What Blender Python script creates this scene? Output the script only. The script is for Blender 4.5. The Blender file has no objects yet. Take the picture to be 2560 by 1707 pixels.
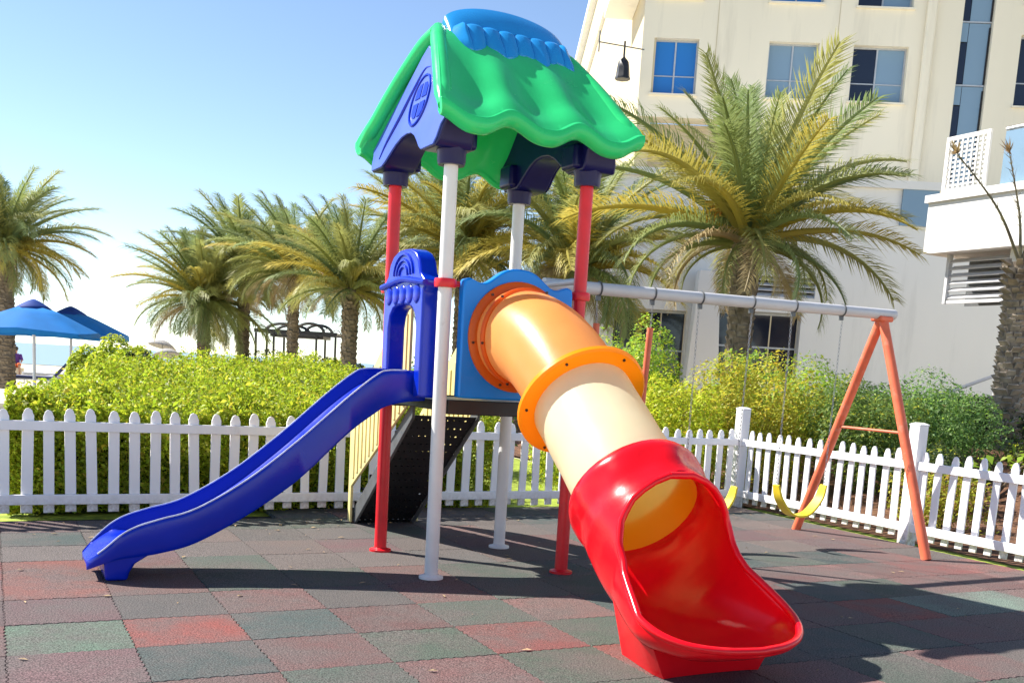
import bpy, bmesh, math, random
import numpy as np
from mathutils import Vector, Matrix
random.seed(7); rng = np.random.default_rng(7)
R = math.radians; PI = math.pi
scn = bpy.context.scene; col = scn.collection

# ------------------------------------------------------------ camera
EYE = 1.45; PITCH = R(-8.3); ROLL = 0.0606
cd = bpy.data.cameras.new('camera'); cam = bpy.data.objects.new('camera', cd); col.objects.link(cam); scn.camera = cam
cd.sensor_fit = 'HORIZONTAL'; cd.sensor_width = 36.0; cd.lens = 2525.0/2560.0*36.0
cd.shift_y = (1299.0-853.5)/2560.0; cd.clip_start = 0.05; cd.clip_end = 12000
fw = Vector((0, math.cos(PITCH), math.sin(PITCH))); up = Vector((0, -math.sin(PITCH), math.cos(PITCH))); rt = Vector((1, 0, 0))
r2 = rt*math.cos(ROLL)+up*math.sin(ROLL); u2 = up*math.cos(ROLL)-rt*math.sin(ROLL)
m = Matrix((r2, u2, -fw)).transposed().to_4x4(); m.translation = (0, 0, EYE); cam.matrix_world = m

# ------------------------------------------------------------ light
SUN_AZ = R(162); SUN_EL = R(44)
sdir = Vector((math.cos(SUN_AZ)*math.cos(SUN_EL), math.sin(SUN_AZ)*math.cos(SUN_EL), math.sin(SUN_EL)))
world = bpy.data.worlds.new('World'); scn.world = world; world.use_nodes = True
nt = world.node_tree; bg = nt.nodes['Background']
sky = nt.nodes.new('ShaderNodeTexSky'); sky.sky_type = 'NISHITA'; sky.sun_disc = False
sky.sun_elevation = SUN_EL; sky.sun_rotation = math.atan2(sdir.x, sdir.y) % (2*PI)
sky.altitude = 0; sky.air_density = 0.72; sky.dust_density = 0.0; sky.ozone_density = 0.4
nt.links.new(sky.outputs[0], bg.inputs[0]); bg.inputs[1].default_value = 0.10
sl = bpy.data.lights.new('sun', 'SUN'); sl.energy = 5.0; sl.angle = R(0.53); sl.color = (1.0, 0.95, 0.86)
so = bpy.data.objects.new('sun', sl); col.objects.link(so); so.rotation_euler = (-sdir).to_track_quat('-Z', 'Y').to_euler()
scn.view_settings.view_transform = 'Standard'; scn.view_settings.look = 'None'
scn.view_settings.exposure = 1.15; scn.view_settings.gamma = 1.0; scn.view_settings.use_curve_mapping = False
scn.cycles.max_bounces = 8; scn.cycles.transparent_max_bounces = 12

# ------------------------------------------------------------ materials
def srgb(r, g, b):
    f = lambda c: c/12.92 if c <= 0.04045 else ((c+0.055)/1.055)**2.4
    return (f(r/255), f(g/255), f(b/255), 1)
def new_mat(name):
    m = bpy.data.materials.new(name); m.use_nodes = True
    t = m.node_tree; b = t.nodes['Principled BSDF']; return m, t, b
def noise(t, scale, detail=4, rough=0.55, coord='Object', stretch=None):
    tc = t.nodes.new('ShaderNodeTexCoord'); n = t.nodes.new('ShaderNodeTexNoise')
    n.inputs['Scale'].default_value = scale; n.inputs['Detail'].default_value = detail; n.inputs['Roughness'].default_value = rough
    src = tc.outputs[coord]
    if stretch:
        mp = t.nodes.new('ShaderNodeMapping'); mp.inputs['Scale'].default_value = stretch; t.links.new(src, mp.inputs[0]); src = mp.outputs[0]
    t.links.new(src, n.inputs['Vector']); return n
def ramp(t, src, stops):
    r = t.nodes.new('ShaderNodeValToRGB'); e = r.color_ramp.elements
    while len(e) < len(stops): e.new(0.5)
    for k, (p, c) in enumerate(stops): e[k].position = p; e[k].color = c if len(c) == 4 else (*c, 1)
    t.links.new(src, r.inputs[0]); return r
def mixc(t, fac, a, b, mode='MIX'):
    n = t.nodes.new('ShaderNodeMix'); n.data_type = 'RGBA'; n.blend_type = mode
    for k, v in ((0, fac), (6, a), (7, b)):
        if hasattr(v, 'is_output'): t.links.new(v, n.inputs[k])
        elif k == 0: n.inputs[0].default_value = v
        else: n.inputs[k].default_value = v if len(v) == 4 else (*v, 1)
    return n.outputs[2]
def bump(t, b, src, strength, dist=0.01):
    n = t.nodes.new('ShaderNodeBump'); n.inputs['Strength'].default_value = strength; n.inputs['Distance'].default_value = dist
    t.links.new(src, n.inputs['Height']); t.links.new(n.outputs[0], b.inputs['Normal'])
def simple(name, c, rough=0.5, var=0.15, scale=6, spec=0.5, metal=0.0, bs=0.0, bscale=40, dirt=None, stretch=None):
    m, t, b = new_mat(name)
    c = c[:3]
    n = noise(t, scale, stretch=stretch)
    lo = tuple(max(0, x*(1-var)) for x in c); hi = tuple(min(1, x*(1+var)) for x in c)
    rp = ramp(t, n.outputs[0], [(0.3, lo), (0.7, hi)]); out = rp.outputs[0]
    if dirt:
        n2 = noise(t, dirt[1], 6, 0.65, stretch=stretch); rp2 = ramp(t, n2.outputs[0], [(dirt[2], (0, 0, 0)), (dirt[2]+0.2, (1, 1, 1))])
        mu = t.nodes.new('ShaderNodeMath'); mu.operation = 'MULTIPLY'; mu.inputs[1].default_value = dirt[3]
        t.links.new(rp2.outputs[0], mu.inputs[0]); out = mixc(t, mu.outputs[0], out, dirt[0])
    t.links.new(out, b.inputs['Base Color'])
    b.inputs['Roughness'].default_value = rough; b.inputs['Specular IOR Level'].default_value = spec; b.inputs['Metallic'].default_value = metal
    if rough < 0.6:
        n3 = noise(t, scale*2.3, 5); mr = t.nodes.new('ShaderNodeMapRange'); mr.inputs[3].default_value = max(0, rough-0.08); mr.inputs[4].default_value = rough+0.12
        t.links.new(n3.outputs[0], mr.inputs[0]); t.links.new(mr.outputs[0], b.inputs['Roughness'])
    if bs: bump(t, b, noise(t, bscale, 5).outputs[0], bs)
    return m
def plastic(name, c, rough=0.28, fade=0.10):
    return simple(name, c, rough, fade, 2.2, 0.35, 0, 0.06, 25, dirt=((0.5, 0.45, 0.4), 5, 0.60, 0.035))
def sheer(name, c, tc, rough=0.3, fac=0.4):                    # thin rotomoulded plastic the sun shines through
    m = plastic(name, c, rough); t = m.node_tree; b = t.nodes['Principled BSDF']; o = t.nodes['Material Output']
    tr = t.nodes.new('ShaderNodeBsdfTranslucent'); tr.inputs[0].default_value = tc if len(tc) == 4 else (*tc, 1)
    mx = t.nodes.new('ShaderNodeMixShader'); mx.inputs[0].default_value = fac
    t.links.new(b.outputs[0], mx.inputs[1]); t.links.new(tr.outputs[0], mx.inputs[2]); t.links.new(mx.outputs[0], o.inputs[0]); return m
def leafmat(name, tfac=0.45, objcol=False, rough=0.5):
    m, t, b = new_mat(name); o = t.nodes['Material Output']
    if objcol:
        oi = t.nodes.new('ShaderNodeObjectInfo'); c = oi.outputs['Color']
        n = noise(t, 2.2); c = mixc(t, ramp(t, n.outputs[0], [(0.35, (0, 0, 0)), (0.75, (0.5, 0.5, 0.5))]).outputs[0], c, (0.36, 0.36, 0.14))
    else:
        a = t.nodes.new('ShaderNodeAttribute'); a.attribute_name = 'tint'; c = a.outputs['Color']
    t.links.new(c, b.inputs['Base Color']); b.inputs['Roughness'].default_value = rough; b.inputs['Specular IOR Level'].default_value = 0.35
    tr = t.nodes.new('ShaderNodeBsdfTranslucent'); t.links.new(c, tr.inputs[0])
    mx = t.nodes.new('ShaderNodeMixShader'); mx.inputs[0].default_value = tfac
    t.links.new(b.outputs[0], mx.inputs[1]); t.links.new(tr.outputs[0], mx.inputs[2]); t.links.new(mx.outputs[0], o.inputs[0]); return m
def glass(name, c, rough=0.06, spec=0.6):
    m, t, b = new_mat(name); b.inputs['Base Color'].default_value = (*c[:3], 1); b.inputs['Roughness'].default_value = rough
    b.inputs['Specular IOR Level'].default_value = spec
    bump(t, b, noise(t, 0.8, 2).outputs[0], 0.05, 0.05); return m

M = {}
M['red'] = plastic('red_plastic', (0.80, 0.004, 0.012), 0.2)
M['blue'] = plastic('royal_blue_plastic', (0.001, 0.020, 0.42), 0.22)
M['sky'] = plastic('light_blue_plastic', (0.004, 0.22, 0.74), 0.3)
M['cap'] = plastic('cyan_blue_plastic', (0.015, 0.24, 0.60), 0.24)
M['green'] = sheer('green_plastic', (0.035, 0.66, 0.21), (0.01, 0.6, 0.03), 0.22, 0.22)
M['violet'] = plastic('violet_blue_plastic', (0.05, 0.10, 0.46), 0.4, 0.15)
M['rim_highlight'] = simple('pale_highlight_scuff_plastic', (0.62, 0.64, 0.80), 0.4, 0.25, 12)  # slide rim's highlight put into the colour, along with scuffing
M['navy'] = simple('navy_plastic', (0.004, 0.005, 0.075), 0.3, 0.15, 4, 0.3)
M['orange'] = sheer('orange_plastic', (0.90, 0.16, 0.015), (0.9, 0.2, 0.01), 0.3, 0.35)
M['peach'] = sheer('faded_orange_plastic', (0.92, 0.43, 0.13), (0.95, 0.40, 0.05), 0.24, 0.45)
M['amber'] = sheer('amber_plastic', (0.92, 0.40, 0.008), (0.95, 0.42, 0.01), 0.3, 0.4)
M['cream'] = sheer('cream_plastic', (0.96, 0.93, 0.50), (0.97, 0.86, 0.30), 0.32, 0.45)
def two_sided(name, c_out, c_in, tcol, fac):                  # sun-faded outside, unfaded inside of one thin wall
    m = sheer(name, c_out, tcol, 0.32, fac); t = m.node_tree; b = t.nodes['Principled BSDF']; g = t.nodes.new('ShaderNodeNewGeometry')
    src = b.inputs['Base Color'].links[0].from_socket; t.links.new(mixc(t, g.outputs['Backfacing'], src, c_in), b.inputs['Base Color']); return m
M['cream'] = two_sided('cream_plastic', (0.97, 0.96, 0.68), (0.90, 0.48, 0.002), (0.97, 0.84, 0.26), 0.5)
M['peach'] = two_sided('faded_orange_plastic', (0.92, 0.43, 0.13), (0.90, 0.40, 0.01), (0.95, 0.42, 0.06), 0.45)
M['yellow'] = plastic('pale_yellow_plastic', (0.78, 0.66, 0.28), 0.4)
M['seatyellow'] = plastic('yellow_plastic', (0.85, 0.62, 0.03), 0.35)
M['postwhite'] = simple('white_powder_coat', (0.72, 0.71, 0.70), 0.35, 0.05, 5, 0.5, 0, 0.03, 60, dirt=((0.35, 0.3, 0.25), 9, 0.62, 0.5))
M['postred'] = simple('red_powder_coat', (0.70, 0.008, 0.018), 0.35, 0.12, 5, 0.5, 0, 0.03, 60, dirt=((0.5, 0.12, 0.12), 9, 0.62, 0.2))
M['salmon'] = simple('faded_orange_powder_coat', (0.72, 0.15, 0.07), 0.45, 0.12, 7, 0.4, 0, 0.04, 60, dirt=((0.7, 0.4, 0.3), 8, 0.55, 0.5))
M['beam'] = simple('grey_white_powder_coat', (0.56, 0.55, 0.56), 0.4, 0.06, 5, 0.5, 0, 0.03, 50)
M['blackmetal'] = simple('black_coated_steel', (0.012, 0.012, 0.014), 0.45, 0.3, 8)
M['greymetal'] = simple('grey_coated_steel', (0.10, 0.105, 0.11), 0.45, 0.2, 8)
M['chain'] = simple('galvanised_chain', (0.45, 0.45, 0.46), 0.4, 0.2, 30, 0.5, 0.8)
M['fence'] = simple('white_fence_paint', (0.90, 0.885, 0.89), 0.5, 0.05, 5, 0.4, 0, 0.10, 50, dirt=((0.40, 0.35, 0.30), 6, 0.58, 0.38), stretch=(1, 1, 0.35))
_t = M['fence'].node_tree; _b = _t.nodes['Principled BSDF']; _tc = _t.nodes.new('ShaderNodeTexCoord'); _sx = _t.nodes.new('ShaderNodeSeparateXYZ'); _t.links.new(_tc.outputs['Object'], _sx.inputs[0])
_mr = _t.nodes.new('ShaderNodeMapRange'); _mr.inputs[1].default_value = 0.0; _mr.inputs[2].default_value = 0.20; _mr.inputs[3].default_value = 0.75; _mr.inputs[4].default_value = 0.0; _t.links.new(_sx.outputs[2], _mr.inputs[0])
_n = noise(_t, 22, 5, 0.7); _rp = ramp(_t, _n.outputs[0], [(0.38, (0, 0, 0)), (0.62, (1, 1, 1))]); _mu = _t.nodes.new('ShaderNodeMath'); _mu.operation = 'MULTIPLY'; _t.links.new(_mr.outputs[0], _mu.inputs[0]); _t.links.new(_rp.outputs[0], _mu.inputs[1])
_src = _b.inputs['Base Color'].links[0].from_socket; _t.links.new(mixc(_t, _mu.outputs[0], _src, (0.36, 0.29, 0.21)), _b.inputs['Base Color'])
M['bolt'] = simple('dark_bolt', (0.05, 0.03, 0.02), 0.4)
M['cream_wall'] = simple('cream_render', (0.78, 0.715, 0.575), 0.85, 0.035, 0.35, 0.2, 0, 0.15, 12, dirt=((0.46, 0.42, 0.34), 1.1, 0.52, 0.42), stretch=(1, 1, 0.12))
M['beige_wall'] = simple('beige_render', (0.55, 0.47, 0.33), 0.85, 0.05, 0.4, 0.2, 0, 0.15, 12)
M['white_wall'] = simple('white_render', (0.78, 0.76, 0.73), 0.85, 0.04, 0.4, 0.2, 0, 0.12, 12, dirt=((0.46, 0.45, 0.43), 1.2, 0.55, 0.38), stretch=(1, 1, 0.14))
M['alu'] = simple('grey_aluminium_frame', (0.45, 0.47, 0.5), 0.4, 0.1, 10, 0.5, 0.3)
M['louvre'] = simple('white_louvre_metal', (0.62, 0.62, 0.64), 0.5, 0.06, 8)
M['glass_sky_reflection'] = glass('sky_reflection_glass', (0.02, 0.17, 0.52))  # blue of the reflected sky is put into the pane colour
M['glass_pale'] = glass('curtained_window_glass', (0.20, 0.30, 0.40))
M['glass_dark'] = glass('dark_window_glass', (0.010, 0.014, 0.03))
M['trunk'] = simple('palm_trunk_bark', (0.20, 0.16, 0.12), 0.9, 0.45, 9, 0.2, 0, 0.6, 30)
M['bootpale'] = simple('weathered_palm_leaf_base_bark', (0.34, 0.28, 0.215), 0.9, 0.5, 5, 0.2, 0, 0.5, 30)
M['boot'] = simple('palm_leaf_base_bark', (0.20, 0.16, 0.12), 0.9, 0.5, 5, 0.2, 0, 0.5, 30)
M['frond'] = leafmat('palm_frond_leaf', 0.4, True)
M['leaf'] = leafmat('shrub_leaf', 0.5)
M['stem'] = simple('shrub_stem', (0.12, 0.085, 0.055), 0.9, 0.3)
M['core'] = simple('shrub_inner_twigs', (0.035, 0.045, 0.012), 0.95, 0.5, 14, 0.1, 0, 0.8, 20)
M['canvas'] = sheer('blue_parasol_canvas', (0.015, 0.24, 0.64), (0.02, 0.35, 0.75), 0.7, 0.4)
M['canvas_dark'] = sheer('dark_blue_parasol_canvas', (0.01, 0.06, 0.33), (0.02, 0.1, 0.45), 0.7, 0.3)
M['thatch'] = simple('grey_parasol_cloth', (0.30, 0.29, 0.28), 0.9, 0.3, 12)
M['skin'] = simple('skin', (0.42, 0.24, 0.16), 0.5, 0.05)
M['hair'] = simple('dark_hair', (0.02, 0.015, 0.012), 0.5)
M['purple'] = simple('purple_cloth', (0.10, 0.03, 0.22), 0.8)
M['orangecloth'] = simple('orange_cloth', (0.75, 0.18, 0.06), 0.8)
M['darkcloth'] = simple('dark_cloth', (0.02, 0.025, 0.035), 0.8)
M['cushion'] = simple('pale_grey_cushion', (0.55, 0.56, 0.62), 0.85)
M['navycushion'] = simple('navy_cushion', (0.06, 0.07, 0.16), 0.85)
M['stone'] = simple('pale_stone', (0.62, 0.56, 0.44), 0.85, 0.12, 5, 0.3, 0, 0.2, 30)

# ------------------------------------------------------------ mesh helpers
def tag(o, label=None, cat=None, group=None, kind=None):
    for k, v in (('label', label), ('category', cat), ('group', group), ('kind', kind)):
        if v: o[k] = v
    return o
def empty(name, loc=(0, 0, 0), rz=0.0, label=None, cat=None, group=None):
    o = bpy.data.objects.new(name, None); col.objects.link(o); o.location = loc; o.rotation_euler = (0, 0, rz)
    o.empty_display_size = 0.2
    return tag(o, label, cat, group)
class MB:
    def __init__(s): s.v = []; s.f = []
    def add(s, vs, fs):
        b = len(s.v); s.v += [tuple(p) for p in vs]; s.f += [tuple(b+i for i in f) for f in fs]; return s
    def box(s, c, d, rz=0.0, mat=None):
        x, y, z = d[0]/2, d[1]/2, d[2]/2; P = [(i*x, j*y, k*z) for i in (-1, 1) for j in (-1, 1) for k in (-1, 1)]
        ca, sa = math.cos(rz), math.sin(rz)
        if mat is not None: P = [tuple(mat @ Vector(p)) for p in P]
        P = [(c[0]+p[0]*ca-p[1]*sa, c[1]+p[0]*sa+p[1]*ca, c[2]+p[2]) for p in P]
        return s.add(P, [(0, 1, 3, 2), (4, 6, 7, 5), (0, 4, 5, 1), (2, 3, 7, 6), (0, 2, 6, 4), (1, 5, 7, 3)])
    def tube(s, pts, rad, n=10, cap=True):
        pts = [Vector(p) for p in pts]; N = len(pts); rad = [rad]*N if not hasattr(rad, '__len__') else rad
        t0 = (pts[1]-pts[0]).normalized(); ref = Vector((0, 0, 1)) if abs(t0.z) < 0.9 else Vector((1, 0, 0))
        nx = t0.cross(ref).normalized(); V = []; 
        for i in range(N):
            t = (pts[min(i+1, N-1)]-pts[max(i-1, 0)]).normalized()
            nx = (nx-t*nx.dot(t)).normalized(); ny = t.cross(nx)
            for k in range(n):
                a = 2*PI*k/n; V.append(pts[i]+(nx*math.cos(a)+ny*math.sin(a))*rad[i])
        Fc = [(i*n+k, i*n+(k+1) % n, (i+1)*n+(k+1) % n, (i+1)*n+k) for i in range(N-1) for k in range(n)]
        if cap: Fc += [tuple(range(n-1, -1, -1)), tuple(range((N-1)*n, N*n))]
        return s.add(V, Fc)
    def loft(s, secs, closed=True, cap0=False, cap1=False):
        n = len(secs[0]); V = [p for q in secs for p in q]; kk = n if closed else n-1
        Fc = [(i*n+k, i*n+(k+1) % n, (i+1)*n+(k+1) % n, (i+1)*n+k) for i in range(len(secs)-1) for k in range(kk)]
        if cap0: Fc.append(tuple(range(n-1, -1, -1)))
        if cap1: Fc.append(tuple(range((len(secs)-1)*n, len(secs)*n)))
        return s.add(V, Fc)
    def plate(s, pts, fn0, fn1):                                   # an outline given thickness: fn0/fn1 map (u,v) to 3D
        n = len(pts); A = [fn0(*p) for p in pts]; B = [fn1(*p) for p in pts]
        return s.add(A+B, [tuple(range(n)), tuple(range(2*n-1, n-1, -1))]+[(k, n+k, n+(k+1) % n, (k+1) % n) for k in range(n)])
    def lathe(s, prof, n=24, c=(0, 0, 0), cap=False):
        secs = [[(c[0]+r*math.cos(2*PI*k/n), c[1]+r*math.sin(2*PI*k/n), c[2]+z) for k in range(n)] for r, z in prof]
        return s.loft(secs, True, cap, cap)
    def sphere(s, c, r, n=10, m=6):
        rr = r if hasattr(r, '__len__') else (r, r, r)
        secs = [[(c[0]+rr[0]*math.sin(PI*(j+0.02)/(m+0.04))*math.cos(2*PI*k/n), c[1]+rr[1]*math.sin(PI*(j+0.02)/(m+0.04))*math.sin(2*PI*k/n), c[2]-rr[2]*math.cos(PI*(j+0.02)/(m+0.04))) for k in range(n)] for j in range(m+1)]
        return s.loft(secs, True, True, True)
    def mesh(s, name, smooth=True, fix=True):
        me = bpy.data.meshes.new(name); me.from_pydata([tuple(p) for p in s.v], [], s.f); me.validate()
        if fix:
            bm = bmesh.new(); bm.from_mesh(me); bmesh.ops.recalc_face_normals(bm, faces=bm.faces); bm.to_mesh(me); bm.free()
        if smooth:
            me.polygons.foreach_set('use_smooth', [True]*len(me.polygons))
            try: me.set_sharp_from_angle(angle=R(38))
            except Exception: pass
        return me
    def build(s, name, mat, parent=None, smooth=True, bevel=0, segs=2, fix=True, solid=0, weld=0):
        me = s.mesh(name, smooth, fix)
        if weld:
            bm = bmesh.new(); bm.from_mesh(me); bmesh.ops.remove_doubles(bm, verts=bm.verts, dist=weld); bm.to_mesh(me); bm.free()
        me.materials.append(M[mat] if isinstance(mat, str) else mat)
        o = bpy.data.objects.new(name, me); col.objects.link(o)
        if parent: o.parent = parent
        if solid: md = o.modifiers.new('solid', 'SOLIDIFY'); md.thickness = solid; md.offset = 0
        if bevel:
            md = o.modifiers.new('bevel', 'BEVEL'); md.width = bevel; md.segments = segs; md.limit_method = 'ANGLE'; md.angle_limit = R(40)
            me.polygons.foreach_set('use_smooth', [True]*len(me.polygons))
            wn = o.modifiers.new('wn', 'WEIGHTED_NORMAL'); wn.keep_sharp = True
        return o
def link(me, name, parent=None, loc=(0, 0, 0), rot=(0, 0, 0), sc=1.0):
    o = bpy.data.objects.new(name, me); col.objects.link(o); o.location = loc; o.rotation_euler = rot
    o.scale = (sc, sc, sc) if not hasattr(sc, '__len__') else sc
    if parent: o.parent = parent
    return o
def copy_tree(o, parent=None):
    c = o.copy(); col.objects.link(c); c.parent = parent
    for ch in list(o.children): copy_tree(ch, c)
    return c
def lerp(a, b, t): return a+(b-a)*t
def sm(t): t = max(0, min(1, t)); return t*t*(3-2*t)
def interp(x, xs, ys):
    return float(np.interp(x, xs, ys))
def catmull(P, n):
    P = [np.array(p, float) for p in P]; Q = [2*P[0]-P[1]]+P+[2*P[-1]-P[-2]]; out = []
    for i in range(1, len(Q)-2):
        for k in range(n):
            t = k/n; a, b, c, d = Q[i-1], Q[i], Q[i+1], Q[i+2]
            out.append(0.5*(2*b+(c-a)*t+(2*a-5*b+4*c-d)*t*t+(3*b-a-3*c+d)*t**3))
    out.append(P[-1]); return out

# playground frame: origin at the near post, x along the tower's long side, y towards the back fence
PA = R(27.5); F0 = Vector((-0.54, 6.9, 0)); E1 = Vector((math.cos(PA), math.sin(PA), 0)); E2 = Vector((-math.sin(PA), math.cos(PA), 0))
def W(a, b, z=0.0): p = F0+E1*a+E2*b; return Vector((p.x, p.y, z))
def frame(name, label=None, cat=None, a=0, b=0): return empty(name, W(a, b), PA, label, cat)

# ------------------------------------------------------------ ground, sea, lawn, bed
def sheet(name, pts, z, mat, kind='structure'):
    o = MB().add([(x, y, z) for x, y in pts], [tuple(range(len(pts)))]).build(name, mat, smooth=False); tag(o, kind=kind); return o
M['sand'] = simple('pale_paving', (0.62, 0.55, 0.40), 0.9, 0.12, 0.6, 0.2, 0, 0.2, 8, dirt=((0.45, 0.38, 0.28), 0.25, 0.55, 0.4))
M['lawn'] = simple('lawn', (0.24, 0.30, 0.045), 0.9, 0.5, 6, 0.2, 0, 0.8, 60)
m_, t_, b_ = new_mat('sea_water'); b_.inputs['Base Color'].default_value = (0.22, 0.31, 0.36, 1); b_.inputs['Roughness'].default_value = 0.4
bump(t_, b_, noise(t_, 0.5, 5, stretch=(1, 0.4, 1)).outputs[0], 0.5, 0.3); M['sea'] = m_
m_, t_, b_ = new_mat('mulch'); n_ = noise(t_, 9, 8, 0.7)
t_.links.new(ramp(t_, n_.outputs[0], [(0.3, (0.05, 0.025, 0.015)), (0.5, (0.16, 0.07, 0.035)), (0.72, (0.30, 0.16, 0.08))]).outputs[0], b_.inputs['Base Color'])
b_.inputs['Roughness'].default_value = 0.95; bump(t_, b_, noise(t_, 25, 8, 0.7).outputs[0], 1.0, 0.05); M['mulch'] = m_
sheet('ground', [(-6000, -30), (6000, -30), (6000, 9000), (-6000, 9000)], -0.06, 'sand')
sheet('sea', [(-6000, 72), (-2, 72), (-2, 9000), (-6000, 9000)], -0.03, 'sea')
def wxy(a, b): p = W(a, b); return (p.x, p.y)
sheet('lawn', [wxy(-5.2, 2.80), wxy(5.42, 3.35), wxy(5.42, 14), wxy(-2, 14), wxy(-5.2, 9)], -0.030, 'lawn')
sheet('lawn_strip', [wxy(5.20, -6), wxy(5.62, -6), wxy(5.62, 3.2), wxy(5.20, 3.2)], -0.026, 'lawn')
def bedz(a, b): return -0.02+1.30*sm((a-5.6)/9.5)+0.05*math.sin(a*2.1+b*1.3)*sm((a-5.7))+0.03*math.sin(a*5.3-b*4.1)*sm(a-5.7)
mb = MB(); na, nb = 40, 60
V = [tuple(W(5.6+10*i/na, -6+22*j/nb, bedz(5.6+10*i/na, -6+22*j/nb))) for i in range(na+1) for j in range(nb+1)]
mb.add(V, [(i*(nb+1)+j, (i+1)*(nb+1)+j, (i+1)*(nb+1)+j+1, i*(nb+1)+j+1) for i in range(na) for j in range(nb)])
tag(mb.build('planting_bed', 'mulch'), kind='structure')

# rubber tiles
m_, t_, b_ = new_mat('rubber_crumb')
oi = t_.nodes.new('ShaderNodeObjectInfo')
geo = t_.nodes.new('ShaderNodeNewGeometry')
vo = t_.nodes.new('ShaderNodeTexNoise'); vo.inputs['Scale'].default_value = 125; vo.inputs['Detail'].default_value = 3; t_.links.new(geo.outputs['Position'], vo.inputs['Vector'])
cst = mixc(t_, ramp(t_, vo.outputs[0], [(0.35, (0, 0, 0)), (0.65, (1, 1, 1))]).outputs[0], (0.32, 0.32, 0.32), (1.75, 1.75, 1.75))
c0 = mixc(t_, 1.0, oi.outputs['Color'], cst, 'MULTIPLY')
wn_ = t_.nodes.new('ShaderNodeTexNoise'); wn_.inputs['Scale'].default_value = 2.3; wn_.inputs['Detail'].default_value = 7; wn_.inputs['Roughness'].default_value = 0.68; t_.links.new(geo.outputs['Position'], wn_.inputs['Vector'])
c1 = mixc(t_, ramp(t_, wn_.outputs[0], [(0.38, (0, 0, 0)), (0.62, (0.75, 0.75, 0.75))]).outputs[0], c0, mixc(t_, 1.0, cst, (0.100, 0.086, 0.082), 'MULTIPLY'))
t_.links.new(c1, b_.inputs['Base Color']); b_.inputs['Roughness'].default_value = 0.9; b_.inputs['Specular IOR Level'].default_value = 0.25
bump(t_, b_, vo.outputs[0], 0.7, 0.004); M['rubber'] = m_
M['gap'] = simple('dark_joint_base', (0.02, 0.02, 0.02), 0.95)
T = 0.571; A0, B0 = -2.66, -0.69
base = MB().box((0.95, 0.15, -0.045), (9.4, 6.3, 0.02)).build('playground_floor', 'gap', smooth=False)
base.location = W(0, 0); base.rotation_euler = (0, 0, PA); tag(base, kind='structure')
def tile_mesh(seed):
    r = random.Random(seed); h = T/2-0.0016; nn = 26; amp = 0.0055
    wave = lambda t: amp*(1 if math.sin(2*PI*t*9) > 0 else -1)*(1-abs(2*t-1)**8)
    pts = []
    for k in range(nn): t = k/nn; pts.append((-h+2*h*t, -h+wave(t)))
    for k in range(nn): t = k/nn; pts.append((h+wave(t), -h+2*h*t))
    for k in range(nn): t = k/nn; pts.append((h-2*h*t, h+wave(1-t)))
    for k in range(nn): t = k/nn; pts.append((-h+wave(1-t), h-2*h*t))
    z = 0.0; n = len(pts); c = 0.003
    lo = [(x, y, -0.034) for x, y in pts]; mid = [(x, y, z-c) for x, y in pts]; hi = [(x*(1-c/h), y*(1-c/h), z) for x, y in pts]
    mbx = MB().loft([lo, mid, hi], True, False, True); me = mbx.mesh('tile', False); me.materials.append(M['rubber']); return me
tmesh = [tile_mesh(1)]
greys = [(0.20, 0.17, 0.16), (0.165, 0.155, 0.15), (0.225, 0.175, 0.16)]; mauve = [(0.23, 0.125, 0.12), (0.26, 0.15, 0.14), (0.21, 0.13, 0.135)]
greens = [(0.11, 0.145, 0.115), (0.13, 0.16, 0.135), (0.10, 0.13, 0.125)]; reds = [(0.32, 0.10, 0.085), (0.30, 0.12, 0.10)]
fixed = {(0, 0): (0.20, 0.285, 0.215), (1, 0): (0.45, 0.135, 0.115), (2, 0): greens[2], (3, 0): mauve[0], (4, 0): greens[1], (5, 0): mauve[1],
         (0, -1): mauve[2], (1, -1): greens[2], (2, -1): mauve[0], (3, -1): greens[0], (4, -1): (0.33, 0.13, 0.12), (5, -1): greens[0], (6, -1): reds[0],
         (0, -2): greens[1], (1, -2): mauve[1], (2, -2): greens[1], (3, -2): mauve[0], (4, -2): greens[0], (5, -2): reds[1], (3, -3): greens[1],
         (0, 1): mauve[2], (1, 1): greys[1], (2, 1): mauve[0], (3, 1): greys[1], (4, 1): mauve[1], (5, 1): greens[1], (0, 2): (0.34, 0.15, 0.13), (1, 2): mauve[1],
         (10, -1): (0.22, 0.30, 0.24), (11, -1): (0.24, 0.31, 0.26), (10, 0): greens[0], (12, 1): (0.36, 0.14, 0.13), (13, 1): (0.34, 0.14, 0.125), (12, 2): (0.30, 0.15, 0.14),
         (10, -2): (0.28, 0.17, 0.16), (11, -2): greys[2], (9, -3): greys[0], (8, -4): greens[0]}
rt_ = random.Random(3)
for i in range(-1, 14):
    for j in range(-5, 8):
        a, b = A0+T*(i+0.5), B0-T*0.5+T*j
        p = W(a, b)
        if p.y < 3.3 or a > 5.3 or b > (2.95 if a < -0.4 else 3.2): continue
        o = link(tmesh[0], 'tile', base, (a, b, rt_.uniform(-0.0015, 0.0015)), (rt_.uniform(-.003, .003), rt_.uniform(-.003, .003), rt_.choice((0, 0, PI))))
        c = fixed.get((i, j))
        if c is None:
            q = rt_.random()
            c = rt_.choice(greys) if j >= 2 and q < 0.45 else rt_.choice(mauve if q < 0.72 else greens if q < 0.95 else reds)
        k = rt_.uniform(0.85, 1.15)*0.52; o.color = (c[0]*k, c[1]*k, c[2]*k, 1)

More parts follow.
